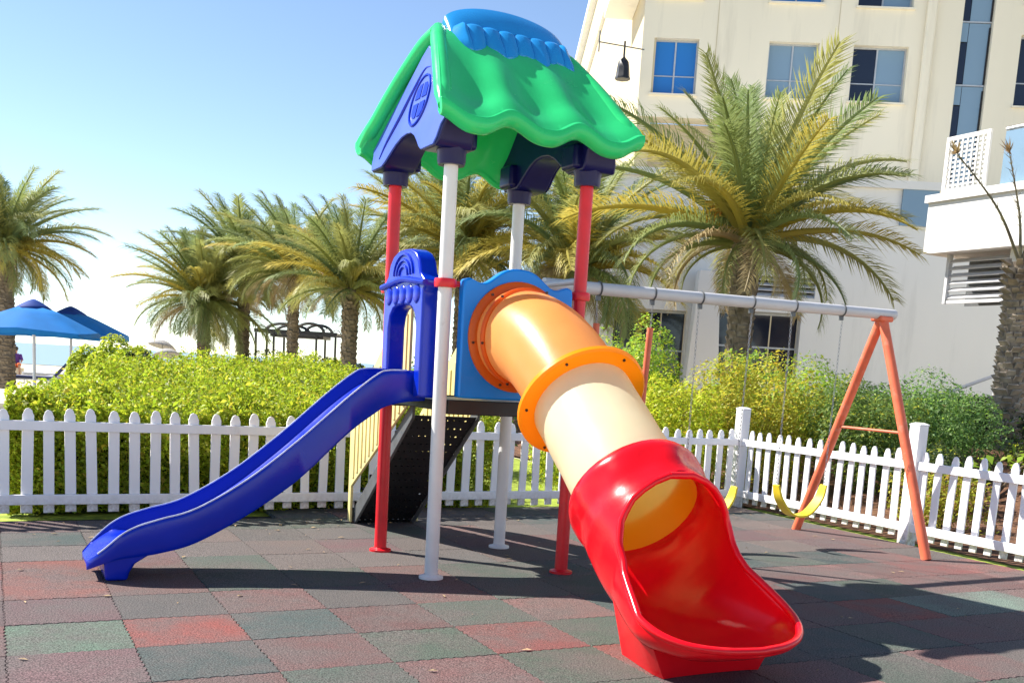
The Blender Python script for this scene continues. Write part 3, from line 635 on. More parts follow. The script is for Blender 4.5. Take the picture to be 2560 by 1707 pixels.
# ------------------------------------------------------------ foliage helpers
def leaf_mesh(name, P, Nn, size, cols, aspect=2.2, droop=0.2):
    n = len(P); P = np.asarray(P); Nn = Nn/np.linalg.norm(Nn, axis=1)[:, None]
    r = rng.normal(size=(n, 3)); t = np.cross(Nn, r); t /= np.linalg.norm(t, axis=1)[:, None]; b = np.cross(Nn, t)
    L = (size*rng.uniform(0.45, 1.0, n)*rng.choice((0.8, 1.0, 1.5), n))[:, None]; w = L/aspect
    v = np.empty((n, 4, 3)); v[:, 0] = P-t*L*0.5; v[:, 1] = P+b*w*0.5+Nn*w*0.12; v[:, 2] = P+t*L*0.5-Nn*L*droop; v[:, 3] = P-b*w*0.5+Nn*w*0.12
    me = bpy.data.meshes.new(name); me.vertices.add(n*4); me.vertices.foreach_set('co', v.ravel().astype(np.float32))
    me.loops.add(n*4); me.loops.foreach_set('vertex_index', np.arange(n*4, dtype=np.int32))
    me.polygons.add(n); me.polygons.foreach_set('loop_start', np.arange(0, n*4, 4, dtype=np.int32)); me.polygons.foreach_set('loop_total', np.full(n, 4, dtype=np.int32))
    me.update(calc_edges=True); me.validate()
    ca = me.color_attributes.new('tint', 'FLOAT_COLOR', 'POINT'); c4 = np.ones((n, 4, 4), np.float32); c4[:, :, :3] = cols[:, None, :]; ca.data.foreach_set('color', c4.ravel())
    me.materials.append(M['leaf']); return me
def leaf_cols(n, base_, var=0.25, alt=None, altf=0.15):
    c = np.array(base_)[None, :]*(1+rng.uniform(-var, var, n))[:, None]
    if alt is not None:
        k = rng.random(n) < altf; c[k] = np.array(alt)[None, :]*(1+rng.uniform(-var, var, k.sum()))[:, None]
    c[:, 0] *= 1+rng.uniform(-0.15, 0.15, n); return np.clip(c, 0, 0.9)
def shrub(name, c, rad, nl, size, colr, label, cat='shrub', alt=None, altf=0.12, lumps=18, aspect=2.2, group=None):
    c = Vector(c); t = empty(name, c, rng.uniform(0, 6), label, cat, group)
    P = []; Nn = []
    cs = []
    for i in range(lumps):
        q = math.sqrt((i+0.5)/lumps)*0.72; an = i*2.39996+rng.uniform(-.4, .4)
        cs.append((q*math.cos(an), q*math.sin(an), lerp(0.74, 0.36, q**1.5)*rng.uniform(.78, 1.12) if i % 3 else rng.uniform(.15, .45), rng.uniform(.24, .36)))
    nl = int(nl*2.1); size = size*1.05
    per = nl//lumps
    for (x, y, z, r) in cs:
        x = np.clip(x, -.7, .7); y = np.clip(y, -.7, .7)
        dd = rng.normal(size=(per, 3)); dd /= np.linalg.norm(dd, axis=1)[:, None]; rr = r*rng.uniform(0.55, 1.08, per)**0.5
        q = dd*rr[:, None]+np.array((x, y, z)); P.append(q); Nn.append(dd*0.6+np.array((0, 0, 0.5))+rng.normal(0, 0.45, (per, 3)))
    P = np.concatenate(P)*np.array(rad)*np.array((1, 1, 1.12)); Nn = np.concatenate(Nn); k = P[:, 2] > 0.02; P = P[k]; Nn = Nn[k]
    me = leaf_mesh('foliage', P, Nn, size, leaf_cols(len(P), colr, 0.3, alt, altf), aspect)
    link(me, 'foliage', t)
    mb = MB()
    for k in range(7):
        (x, y, z, r) = cs[k % len(cs)]; e_ = Vector((x*rad[0], y*rad[1], z*rad[2])); s_ = Vector((x*rad[0]*0.25, y*rad[1]*0.25, -0.05))
        mid = s_.lerp(e_, 0.5)+Vector((rng.uniform(-.08, .08), rng.uniform(-.08, .08), 0.05)); mb.tube([s_, mid, e_], [0.022, 0.016, 0.007], 6)
    mb.build('stems', 'stem', t); return t

# big lime hedge behind the left fence (plan polygon in playground coordinates)
def hedge(label, poly_fn, a0, a1, nl, size, colr, name='hedge', alt=None, topz=None, bmax=None, bmin=None):
    t = frame(name, label, 'hedge'); n = nl
    P = []; Nn = []; 
    # top
    k = int(n*0.62); a = rng.uniform(a0, a1, k); u = rng.random(k)**1.5; lo = bmin(a); hi = bmax(a); b = lo+(hi-lo)*u
    z = topz(a, b)+0.09*np.sin(a*3.1+b*1.7)*np.cos(b*2.3-a)+0.07*np.sin(a*7.7-b*5.1)+0.05*np.sin(a*15.1+b*11)-np.abs(rng.normal(0, 0.09, k))+0.10*(rng.random(k) < 0.06)*rng.random(k); 
    edge = np.minimum(b-lo, hi-b); z -= 0.16*np.exp(-edge/0.12)
    P.append(np.stack([a, b, z], 1)); nn = rng.normal(0, 0.75, (k, 3)); nn[:, 2] += 0.7; Nn.append(nn)
    # front face
    k = int(n*0.28); a = rng.uniform(a0, a1, k); lo = bmin(a); zt = topz(a, lo); z = rng.random(k)*zt*1.0
    b = lo+np.abs(rng.normal(0, 0.10, k))+0.09*np.sin(a*4.3+z*6)*np.cos(z*7-a*2); P.append(np.stack([a, b, z], 1)); nn = rng.normal(0, 0.5, (k, 3)); nn[:, 1] -= 0.6; nn[:, 2] += 0.35; Nn.append(nn)
    # left end
    k = n-int(n*0.62)-int(n*0.28); u = rng.random(k); aa = np.full(k, a0); lo = bmin(aa); hi = bmax(aa); b = lo+(hi-lo)*u; z = rng.random(k)*topz(aa, b); a = a0+np.abs(rng.normal(0, .12, k)); P.append(np.stack([a, b, z], 1)); nn = rng.normal(0, .5, (k, 3)); nn[:, 0] -= .6; Nn.append(nn)
    k = 700; a = rng.uniform(a0, a1, k); lo = bmin(a); hi = bmax(a); b = lo+(hi-lo)*rng.random(k)**1.6; hgt = rng.uniform(.05, .17, k); z0_ = topz(a, b)+0.09*np.sin(a*3.1+b*1.7)*np.cos(b*2.3-a)
    for q in range(11):
        f = q/10; P.append(np.stack([a+rng.normal(0, .022, k), b+rng.normal(0, .022, k), z0_-0.06+(hgt+0.06)*f], 1)); nn = rng.normal(0, .7, (k, 3)); nn[:, 2] += .3; Nn.append(nn)
    P = np.concatenate(P); Nn = np.concatenate(Nn); ok = poly_fn(P[:, 0], P[:, 1]); P = P[ok]; Nn = Nn[ok]; P[:, 2] = np.maximum(P[:, 2], 0.0)
    link(leaf_mesh('foliage', P, Nn, size, leaf_cols(len(P), colr, 0.42, alt, 0.14), 2.0), 'foliage', t)
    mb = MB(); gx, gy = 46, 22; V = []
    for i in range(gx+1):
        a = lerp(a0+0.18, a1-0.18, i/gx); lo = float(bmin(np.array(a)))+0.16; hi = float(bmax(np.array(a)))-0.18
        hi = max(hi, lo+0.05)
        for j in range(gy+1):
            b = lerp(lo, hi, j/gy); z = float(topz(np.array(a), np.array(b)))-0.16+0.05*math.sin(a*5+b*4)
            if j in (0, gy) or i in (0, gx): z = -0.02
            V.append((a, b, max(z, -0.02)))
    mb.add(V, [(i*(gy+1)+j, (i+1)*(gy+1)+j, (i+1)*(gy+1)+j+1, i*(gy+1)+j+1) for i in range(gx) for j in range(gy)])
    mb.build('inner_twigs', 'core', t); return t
LIME = (0.37, 0.46, 0.028)
hedge('wide lime green hedge mass filling the ground behind the left picket fence', lambda a, b: (a > -2.62+0.235*(b-3.1)), -2.62, 2.15, 125000, 0.052, LIME,
      alt=(0.56, 0.52, 0.05), topz=lambda a, b: 0.90+0.055*np.maximum(b-3.1, 0)+0.03*np.maximum(a+2.0, 0), bmin=lambda a: 3.13+0.05*(a+2.75)+0*a, bmax=lambda a: np.interp(a, [-2.62, -2.0, -1.0, 2.15], [3.3, 5.7, 10.0, 11.5]))

# shrubs behind the right-hand fence corner
YG = (0.48, 0.54, 0.035); MG = (0.28, 0.44, 0.06); DG = (0.15, 0.23, 0.05); OL = (0.44, 0.45, 0.05)
def gsh(a, b, rad, nl, size, colr, label, **k):
    z = bedz(a, b) if a > 5.6 else -0.03
    return shrub('shrub', W(a, b, z-0.02), rad, nl, size, colr, label, **k)
gsh(3.9, 4.6, (1.15, 0.8, 1.60), 7000, 0.055, YG, 'yellow green shrub just right of the cream tube behind the fence', alt=MG)
gsh(5.2, 4.35, (1.05, 0.75, 1.55), 7000, 0.055, YG, 'bright yellow green shrub directly behind the fence corner post', alt=(0.5, 0.42, 0.04))
gsh(6.6, 4.5, (1.25, 0.9, 1.70), 8000, 0.055, OL, 'olive shrub with yellow leaves behind the middle of the side fence', alt=(0.52, 0.42, 0.04), altf=0.3)
gsh(7.5, 3.4, (1.1, 0.9, 1.35), 7000, 0.055, DG, 'green shrub seen in the gap between the orange swing legs', alt=OL)
gsh(8.9, 3.9, (1.45, 1.2, 1.45), 11000, 0.055, (0.16, 0.28, 0.08), 'broad green shrub between the right swing leg and the rough palm trunk', alt=MG)
gsh(5.6, 6.2, (1.2, 1.0, 2.15), 8000, 0.06, MG, 'taller mid green shrub in front of the big date palm trunk', alt=YG, altf=0.3)
gsh(7.8, 5.6, (1.5, 1.0, 1.75), 8000, 0.06, MG, 'feathery green shrub below the right end of the swing beam', alt=YG, altf=0.25)
gsh(3.4, 7.2, (1.0, 0.9, 1.75), 5000, 0.06, (0.08, 0.17, 0.06), 'dark green bush behind the orange swing chain', alt=MG)
gsh(6.45, 1.2, (0.5, 0.7, 0.65), 2500, 0.05, OL, 'low olive shrub behind the sunlit side fence', alt=(0.3, 0.15, 0.05), altf=0.3)
gsh(7.3, 2.1, (0.55, 0.6, 0.85), 2500, 0.05, (0.06, 0.09, 0.03), 'low dark shrub behind the second fence post', alt=OL)
gsh(9.8, 2.2, (0.8, 0.8, 0.55), 2500, 0.06, (0.07, 0.10, 0.03), 'low dark ground shrub left of the rough palm trunk', alt=YG)
gsh(9.0, 1.0, (0.9, 0.7, 0.45), 3500, 0.06, (0.24, 0.10, 0.04), 'low dry rusty shrub at the foot of the rough palm trunk', alt=(0.35, 0.22, 0.05), altf=0.3)
gsh(8.0, -0.1, (0.9, 0.7, 0.45), 3500, 0.06, (0.26, 0.11, 0.045), 'low dry brown shrub behind the right end of the fence', alt=(0.38, 0.26, 0.05), altf=0.3)
gsh(10.6, 0.6, (0.9, 0.9, 0.6), 3000, 0.06, MG, 'low green shrub right of the rough palm trunk', alt=OL)
gsh(11.0, 4.6, (1.3, 1.0, 0.75), 5000, 0.06, (0.06, 0.10, 0.035), 'low dark green shrub at the foot of the metal handrails', alt=MG)
# small broad-leaved plant
t = empty('broadleaf_plant', W(8.3, 2.0, bedz(8.3, 2.0)-0.02), 0, 'leaning leggy plant with large lime leaves left of the rough palm trunk', 'plant')
mb = MB(); Pl = []; Nl = []
for k, (dx, dy, dz) in enumerate(((0.65, .1, .62), (0.35, 0.0, .50), (0.95, -.1, .60), (-.2, 0, .38))):
    mb.tube([(0, 0, -0.05), (dx*0.5, dy*0.5, dz*0.62), (dx, dy, dz)], [.02, .016, .01], 6)
    for q in range(26): Pl.append((dx+rng.normal(0, .13), dy+rng.normal(0, .13), dz+rng.normal(0, .09))); Nl.append(rng.normal(0, .5, 3)+np.array((0, -.3, 1)))
mb.build('stems', 'stem', t); link(leaf_mesh('foliage', np.array(Pl), np.array(Nl), 0.17, leaf_cols(len(Pl), (0.30, 0.42, 0.04), 0.25), 1.9), 'foliage', t)
# round bush and low hedges further off
shrub('shrub', (-9.55, 24.0, -0.03), (1.3, 1.0, 1.62), 12000, 0.10, (0.46, 0.54, 0.04), 'rounded lime bush right of the blue parasols', alt=(0.2, 0.3, 0.05), altf=0.2, lumps=14)
shrub('shrub', (-8.55, 22.9, -0.03), (0.6, 0.5, 1.30), 3000, 0.10, (0.02, 0.04, 0.02), 'small dark green bush at the right foot of the rounded lime bush', lumps=7)
shrub('shrub', (-6.4, 30.5, -0.03), (3.2, 0.9, 1.45), 6000, 0.12, (0.16, 0.22, 0.06), 'olive bush line in front of the far palm trunks', lumps=16)
shrub('shrub', (-4.3, 27.5, -0.03), (1.8, 0.8, 1.25), 5000, 0.11, (0.04, 0.07, 0.03), 'dark bush at the foot of the gazebo between two palm trunks', lumps=12)

# ------------------------------------------------------------ palms
def frond_mesh(L, bend, n=46, lw=0.036, ll=0.46, droop=0.25, seed=0, name='frond'):
    r = random.Random(seed); mb = MB(); K = 14; pts = []; x = z = 0; an = 0.0
    for k in range(K+1):
        t = k/K; pts.append((Vector((x, 0, z)), an)); an = -bend*(t**1.4); x += L/K*math.cos(an); z += L/K*math.sin(an)
    mb.tube([p for p, _ in pts], [lerp(0.028, 0.004, k/K) for k in range(K+1)], 5)
    for k in range(n):
        t = 0.13+0.87*(k+r.uniform(-.3, .3))/n; t = min(0.999, max(0.1, t)); f = t*K; i = int(f); p = pts[i][0].lerp(pts[min(i+1, K)][0], f-i); an = lerp(pts[i][1], pts[min(i+1, K)][1], f-i)
        tx = Vector((math.cos(an), 0, math.sin(an))); nz = Vector((-math.sin(an), 0, math.cos(an)))
        le = ll*(0.45+0.75*math.sin(PI*min(1, (t*0.86+0.14)))**0.8)*r.uniform(.62, 1.2)
        for s in (-1, 1):
            fwd = lerp(0.55, 1.25, t)+r.uniform(-.15, .15); upv = r.uniform(0.1, 0.55)
            d = (tx*fwd+Vector((0, s, 0))*1.0+nz*upv).normalized(); wv = d.cross(nz).normalized()*lw*0.5*r.uniform(.8, 1.1)
            m_ = p+d*le*0.5; e = p+d*le+Vector((0, 0, -droop*le*r.uniform(.3, 1.3)))
            mb.add([p-wv*0.5, p+wv*0.5, m_+wv, e, m_-wv], [(0, 1, 2, 4), (4, 2, 3)])
    me = mb.mesh(name, False, False); me.materials.append(M['frond']); return me
FR = [frond_mesh(1.0, b, 92, 0.0075, 0.185, 0.6, k) for k, b in enumerate((0.45, 0.7, 1.0, 1.35, 1.7))]
FRN = [frond_mesh(1.0, b, 100, 0.0068, 0.165, 0.35, 20+k) for k, b in enumerate((0.35, 0.6, 0.95, 1.3, 1.7))]
def trunk(t, H, r0, r1, boots=True, lean=(0, 0), rows=None, big=1.0, bm_='boot'):
    K = 16; pts = [Vector((lean[0]*(k/K)**2, lean[1]*(k/K)**2, lerp(-0.1, H, k/K))) for k in range(K+1)]
    rad = [lerp(r0, r1, k/K)*(1.25 if k == 0 else 1) for k in range(K+1)]
    tr = MB().tube(pts, rad, 16).build('trunk', 'trunk', t)
    mb = MB(); rows = rows or int(H/0.115); 
    for i in range(rows):
        f = (i+0.5)/rows; p = pts[0].lerp(pts[-1], f); p.x = lean[0]*f*f; p.y = lean[1]*f*f; r = lerp(r0, r1, f)
        p0_ = p
        for k in range(10):
            p = p0_+Vector((0, 0, rng.uniform(-.35, .35)*H/rows)); a = 2*PI*(k+0.5*(i % 2))/10+rng.uniform(-.22, .22); o = Vector((math.cos(a), math.sin(a), 0)); tn = Vector((-math.sin(a), math.cos(a), 0))
            w = r*0.34*rng.uniform(.7, 1.3); h = H/rows*0.95; q = (0.035+0.05*sm((f-0.75)/0.25))*big*rng.uniform(.6, 1.3)
            b0 = p+o*(r*0.96); zz = Vector((0, 0, 1))
            V = [b0-tn*w-zz*h*0.5, b0+tn*w-zz*h*0.5, b0+tn*w*0.8+zz*h*0.35+o*q, b0-tn*w*0.8+zz*h*0.35+o*q, b0-tn*w*0.7+zz*h*0.62, b0+tn*w*0.7+zz*h*0.62]
            mb.add(V, [(0, 1, 2, 3), (3, 2, 5, 4), (0, 3, 4), (1, 5, 2)])
    mb.build('leaf_base', bm_, tr, False, fix=False); return tr
GREENS = [(0.23, 0.30, 0.10), (0.28, 0.325, 0.105), (0.33, 0.345, 0.10), (0.20, 0.28, 0.12), (0.38, 0.37, 0.11)]
YEL = [(0.62, 0.48, 0.07), (0.52, 0.43, 0.08)]; DEAD = [(0.46, 0.34, 0.20), (0.52, 0.42, 0.26)]; ORG = [(0.55, 0.27, 0.03), (0.50, 0.33, 0.04)]
def palm(loc, H, r0, r1, L, nf, label, fruit=0, near=False, lean=(0, 0), seed=1, low=-14, extra=None, yel=0.28):
    r = random.Random(seed); bo = r.uniform(-.5, .9); wind = r.uniform(.15, .4); t = empty('date_palm', loc, 0, label, 'palm tree', None)
    trunk(t, H, r0, r1, True, lean)
    meshes = FRN if near else FR
    for k in range(nf):
        f = (k+0.5)/nf; az = k*2.39996+r.uniform(-.25, .25); el = lerp(82, low, f**0.92)+r.uniform(-7, 7)
        mi = min(4, max(0, int(lerp(0.2, 4.4, f)+bo+r.uniform(-.7, .7)))); s = L*(0.53+0.59*math.sin(PI*min(1, f*0.8+0.18)))*r.uniform(.85, 1.1)
        o = link(meshes[mi], 'frond', t, (lean[0]+0.10*math.cos(az), lean[1]+0.10*math.sin(az), H-0.12+0.30*(1-f)), (r.uniform(-.45, .45), -R(el)+wind*0.5*math.cos(az-PI)*(-1 if not near else -0.3), az), s)
        q = r.random(); pal = GREENS
        if f > 0.80 and q < 0.45: pal = DEAD
        elif f > 0.3 and q < yel: pal = YEL
        c = r.choice(pal); kk = r.uniform(.8, 1.2); o.color = (c[0]*kk, c[1]*kk, c[2]*kk, 1)
    for k in range(fruit):
        az = r.uniform(0, 6.28); mbf = MB()
        for s_ in range(26):
            a2 = az+r.uniform(-.35, .35); e2 = r.uniform(0.35, 1.0); q = Vector((lean[0], lean[1], H+0.1)); 
            mbf.tube([q, q+Vector((math.cos(a2)*.45*e2, math.sin(a2)*.45*e2, .45)), q+Vector((math.cos(a2)*.95*e2, math.sin(a2)*.95*e2, r.uniform(.0, .55)))], [.02, .016, .012], 4)
        fo_ = mbf.build('fruit_stalk', 'frond', t); c = r.choice(ORG); fo_.color = (*c, 1)
    return t
palm((3.78, 18.0, 0.35), 3.62, 0.185, 0.225, 2.85, 66, 'large date palm with upright green fronds in front of the cream hotel facade', 1, True, seed=11)
palm((-16.7, 33.0, -0.05), 4.45, 0.28, 0.26, 2.75, 80, 'date palm at the far left edge beside the blue parasols', 7, seed=5, yel=0.4)
palm((-9.35, 30.0, -0.05), 3.0, 0.17, 0.165, 2.2, 86, 'leftmost palm of the row behind the hedge, dry lower fronds', 0, seed=21, low=-30)
palm((-8.35, 30.6, -0.05), 3.9, 0.165, 0.16, 2.2, 74, 'tall palm just left of the black gazebo', 0, seed=33)
palm((-6.2, 27.6, -0.05), 3.75, 0.135, 0.14, 2.15, 70, 'slim palm standing in front of the black gazebo', 0, seed=44)
palm((-4.1, 24.2, -0.05), 3.2, 0.16, 0.18, 2.05, 70, 'palm just left of the red tower post with orange fruit stalks', 5, seed=55, yel=0.45)
palm((-1.55, 25.5, -0.05), 4.3, 0.18, 0.18, 2.7, 70, 'palm with orange stalks seen between the tower posts', 6, seed=66, yel=0.6)
palm((1.1, 23.5, -0.05), 3.9, 0.18, 0.18, 2.8, 72, 'palm behind the right red tower post', 2, seed=77, yel=0.5)
palm((-3.0, 32.0, -0.05), 5.0, 0.17, 0.17, 2.6, 60, 'farther palm whose crown shows left of the white front post', 1, seed=88)
# cropped palm on the right
zb = 0.80; t = empty('date_palm', (7.42, 15.5, zb), 0, 'rough palm trunk at the right edge with only a few bare stalks', 'palm tree')
trunk(t, 2.72, 0.235, 0.165, lean=(-0.10, 0), rows=30, big=1.9, bm_='bootpale')
def stalk(p1, p2, tip, seed):
    r = random.Random(seed); o0 = Vector((-0.10, 0, 2.70)); P = catmull([tuple(o0), p1, p2], 10); mb = MB(); P = [Vector(p) for p in P]
    mb.tube(P, [lerp(.026, .006, k/(len(P)-1)) for k in range(len(P))], 6)
    for k in range(7, len(P)):
        d = (P[k]-P[k-1]).normalized()
        for s in range(4):
            e = P[k]+d*r.uniform(.06, .16)+Vector((r.uniform(-.11, .11), r.uniform(-.11, .11), r.uniform(-.06, .10)))
            w = Vector((0.006, 0, 0.004)); mb.add([P[k]-w, P[k]+w, e], [(0, 1, 2)])
    s_o = mb.build('bare_frond', 'frond', t, False, fix=False); s_o.color = (0.16, 0.13, 0.09, 1)
    if tip:
        mb = MB(); 
        for s in range(40):
            e = P[-1]+Vector((r.uniform(-.16, .06), r.uniform(-.1, .1), r.uniform(-.04, .22))); w = Vector((.014, 0, .006)); mb.add([P[-1]-w, P[-1]+w, e], [(0, 1, 2)])
        q_ = mb.build('dry_leaf_tuft', 'frond', t, False, fix=False); q_.color = (0.34, 0.20, 0.10, 1)
stalk((-0.55, -0.05, 3.45), (-1.20, 0.05, 4.22), True, 1)
stalk((-0.15, 0.10, 3.4), (-0.42, 0.1, 4.3), True, 2)
stalk((0.10, 0.05, 3.4), (0.16, 0.1, 4.6), True, 3)
stalk((0.35, 0.0, 3.4), (0.75, 0.0, 4.3), True, 4)

# ------------------------------------------------------------ buildings
FA = R(-4); FP = Vector((3.598, 38.0, 0))
hotel = empty('hotel_building', FP, FA, 'tall cream hotel building with blue windows', 'building')
UMAX, ZT = 22.0, 25.0
wins = [(0.42, 2.00, 11.59, 13.47, 'b'), (4.45, 6.19, 11.59, 13.49, 'm'), (7.37, 9.25, 11.59, 13.47, 'd'), (0.42, 2.00, 14.80, 16.7, 'b'), (4.35, 6.19, 14.80, 16.7, 'b'), (7.37, 9.25, 14.74, 16.6, 'd'), (13.0, 14.9, 11.65, 14.0, 'd'), (13.0, 14.9, 15.0, 17.0, 'd'), (13.0, 14.9, 8.8, 11.0, 'd'), (4.45, 6.19, 8.3, 10.2, 'm')]
strip = (10.97, 12.02, 6.0, ZT)
us = sorted({-0.0, UMAX, 3.4, strip[0], strip[1], *[w[0] for w in wins], *[w[1] for w in wins]}); zs = sorted({0.0, ZT, 10.79, strip[2], *[w[2] for w in wins], *[w[3] for w in wins]})
mb = MB()
for u0, u1 in zip(us[:-1], us[1:]):
    for z0, z1 in zip(zs[:-1], zs[1:]):
        cu, cz = (u0+u1)/2, (z0+z1)/2
        if cu < 3.4 and cz < 10.79: continue
        if any(w[0] < cu < w[1] and w[2] < cz < w[3] for w in wins) or (strip[0] < cu < strip[1] and cz > strip[2]): continue
        mb.add([(u0, 0, z0), (u1, 0, z0), (u1, 0, z1), (u0, 0, z1)], [(0, 1, 2, 3)])
for (u0, u1, z0, z1, _) in wins+[(*strip, '')]:
    dd = 0.34
    mb.add([(u0, 0, z0), (u1, 0, z0), (u1, 0, z1), (u0, 0, z1), (u0, dd, z0), (u1, dd, z0), (u1, dd, z1), (u0, dd, z1)], [(0, 1, 5, 4), (1, 2, 6, 5), (2, 3, 7, 6), (3, 0, 4, 7)])
mb.add([(0, 0, 10.79), (3.4, 0, 10.79), (3.4, 0.9, 10.79), (0, 0.9, 10.79), (3.4, 0.9, 0), (3.4, 0, 0)], [(0, 1, 2, 3), (1, 5, 4, 2)])
mb.build('wall', 'cream_wall', hotel, False, fix=False)
MB().box((1.75, 1.0, 5.39), (3.5, 0.18, 10.75)).build('recessed_wall', 'beige_wall', hotel, False)
MB().box((0.0+9.87, -0.10, 12.5), (0.34, 0.22, 25.0)).build('pilaster', 'cream_wall', hotel, True, 0.09, 4)
MB().box((11.5, 0.32, 12), (1.3, 0.05, 26)).build('strip_backing', 'blackmetal', hotel, False)
for u in (2.6, 6.78, 8.31): MB().box((u, -0.003, 17.0), (0.03, 0.004, 16)).build('wall_joint', 'beige_wall', hotel, False) if u != 8.31 else None
def window(u0, u1, z0, z1, kind):
    fr = MB(); y = 0.27; w = 0.06; mid = (u0+u1)/2 if kind != 'd' else u0+(u1-u0)*0.47; tz = z0+(z1-z0)*0.35
    fr.box(((u0+u1)/2, y, z0+w/2), (u1-u0, 0.06, w)).box(((u0+u1)/2, y, z1-w/2), (u1-u0, 0.06, w))
    for x in (u0+w/2, u1-w/2, mid): fr.box((x, y, (z0+z1)/2), (w*0.9, 0.06, z1-z0-2*w))
    for x0, x1 in ((u0+w, mid-w/2), (mid+w/2, u1-w)): fr.box(((x0+x1)/2, y, tz), (x1-x0-0.002, 0.05, 0.035))
    f = fr.build('window', 'alu', hotel, False)
    for i, (x0, x1) in enumerate(((u0+w, mid-w/2), (mid+w/2, u1-w))):
        for (a, b) in ((z0+w, tz-0.018), (tz+0.018, z1-w)):
            mt = 'glass_sky_reflection' if kind == 'b' else ('glass_dark' if (kind == 'd' and i == 0) else 'glass_pale')
            MB().box(((x0+x1)/2, y+0.012, (a+b)/2), (x1-x0, 0.012, b-a)).build('pane', mt, f, False)
for w in wins:
    window(*w); MB().box(((w[0]+w[1])/2, -0.02, w[2]-0.035), (w[1]-w[0]+0.12, 0.16, 0.06)).build('window_sill', 'cream_wall', hotel, False)
zz = 6.0; k = 0
while zz < ZT:
    h = 2.1; f = MB().box((11.495, 0.20, zz+0.02), (1.03, 0.05, 0.05)).build('strip_window', 'alu', hotel, False)
    MB().box((11.12, 0.205, zz+0.75), (0.27, 0.012, 1.35)).build('pane', 'glass_dark', f, False)
    MB().box((11.12, 0.205, zz+1.775), (0.27, 0.012, 0.62)).build('pane', 'glass_pale', f, False)
    MB().box((11.635, 0.208, zz+1.065), (0.72, 0.012, 2.03)).build('pane', 'glass_pale', f, False)
    MB().box((11.97, 0.190, zz+1.0), (0.05, 0.04, 1.9)).build('mullion', 'blackmetal', f, False)
    zz += h; k += 1
# receding side of the hotel
sd = Vector((-0.02, 1, 0)).normalized(); sa = math.atan2(sd.y, sd.x)-FA
def sidebox(s0, s1, off0, off1, z0, z1, name, mt):
    ca, sa_ = math.cos(sa), math.sin(sa); P = []
    for z in (z0, z1):
        for (s, o) in ((s0, off0), (s1, off0), (s1, off1), (s0, off1)): P.append((s*ca+o*sa_*1, s*sa_-o*ca*1, z))
    return MB().add(P, [(0, 3, 2, 1), (4, 5, 6, 7), (0, 1, 5, 4), (1, 2, 6, 5), (2, 3, 7, 6), (3, 0, 4, 7)]).build(name, mt, hotel, False)
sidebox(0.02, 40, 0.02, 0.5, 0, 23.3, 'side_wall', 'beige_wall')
sidebox(-0.2, 40.2, -0.35, 0.6, 23.3, 23.75, 'cornice', 'white_wall')
sidebox(-0.1, 40.1, -0.16, 0.55, 20.0, 20.3, 'ledge', 'white_wall')
for z0_ in (15.4, 19.0):
    sidebox(0.3, 4.2, -1.1, 0.01, z0_, z0_+0.16, 'balcony_slab', 'white_wall'); sidebox(0.3, 4.2, -1.1, -1.02, z0_+0.165, z0_+1.0, 'balcony_parapet', 'cream_wall')
# lantern on a bracket
ln = empty('wall_lantern', (2.95, 37.55, 10.8), 0, 'black lantern hanging from a bracket at the hotel corner', 'lantern')
lb = MB(); lb.lathe([(0.03, 0.80), (0.05, 0.74), (0.13, 0.66), (0.18, 0.60), (0.22, 0.38), (0.25, 0.10), (0.27, 0.07), (0.27, 0.0)], 8, (0, 0, 1.07), True).build('lamp_body', 'blackmetal', ln)
MB().tube([(0, 0, 1.8), (0, 0, 2.35)], 0.035, 8).build('hanger', 'blackmetal', ln)
MB().tube([(-0.9, 0, 2.28), (0.72, 0.3, 2.20)], 0.022, 8).build('bracket', 'greymetal', ln)
MB().tube([(-0.9, 0, 1.95), (-0.9, 0, 2.65)], 0.025, 8).build('bracket_finial', 'greymetal', ln)
# white podium wing
pod = empty('hotel_wing', (0, 30, 0), R(-2), 'low white hotel wing with louvres and dark openings behind the date palm', 'building')
ops = [(2.6, 4.7, 1.2, 3.5, 'o'), (5.62, 7.98, 1.6, 3.6, 'o'), (5.85, 8.30, 4.05, 4.62, 'l')]
PX0, PX1, PZ = 0.6, 16.0, 7.4
us = sorted({PX0, PX1, *[o[0] for o in ops], *[o[1] for o in ops]}); zs = sorted({-0.1, PZ, *[o[2] for o in ops], *[o[3] for o in ops]}); mb = MB()
for u0, u1 in zip(us[:-1], us[1:]):
    for z0, z1 in zip(zs[:-1], zs[1:]):
        if any(o[0] < (u0+u1)/2 < o[1] and o[2] < (z0+z1)/2 < o[3] for o in ops): continue
        mb.add([(u0, 0, z0), (u1, 0, z0), (u1, 0, z1), (u0, 0, z1)], [(0, 1, 2, 3)])
for (u0, u1, z0, z1, _) in ops:
    dd = 0.45; mb.add([(u0, 0, z0), (u1, 0, z0), (u1, 0, z1), (u0, 0, z1), (u0, dd, z0), (u1, dd, z0), (u1, dd, z1), (u0, dd, z1)], [(0, 1, 5, 4), (1, 2, 6, 5), (2, 3, 7, 6), (3, 0, 4, 7)])
mb.add([(PX0, 0, PZ), (PX1, 0, PZ), (PX1, 6, PZ), (PX0, 6, PZ), (PX0, 0, -.1), (PX0, 6, -.1)], [(0, 1, 2, 3), (0, 3, 5, 4)])
mb.build('wall', 'white_wall', pod, False, fix=False)
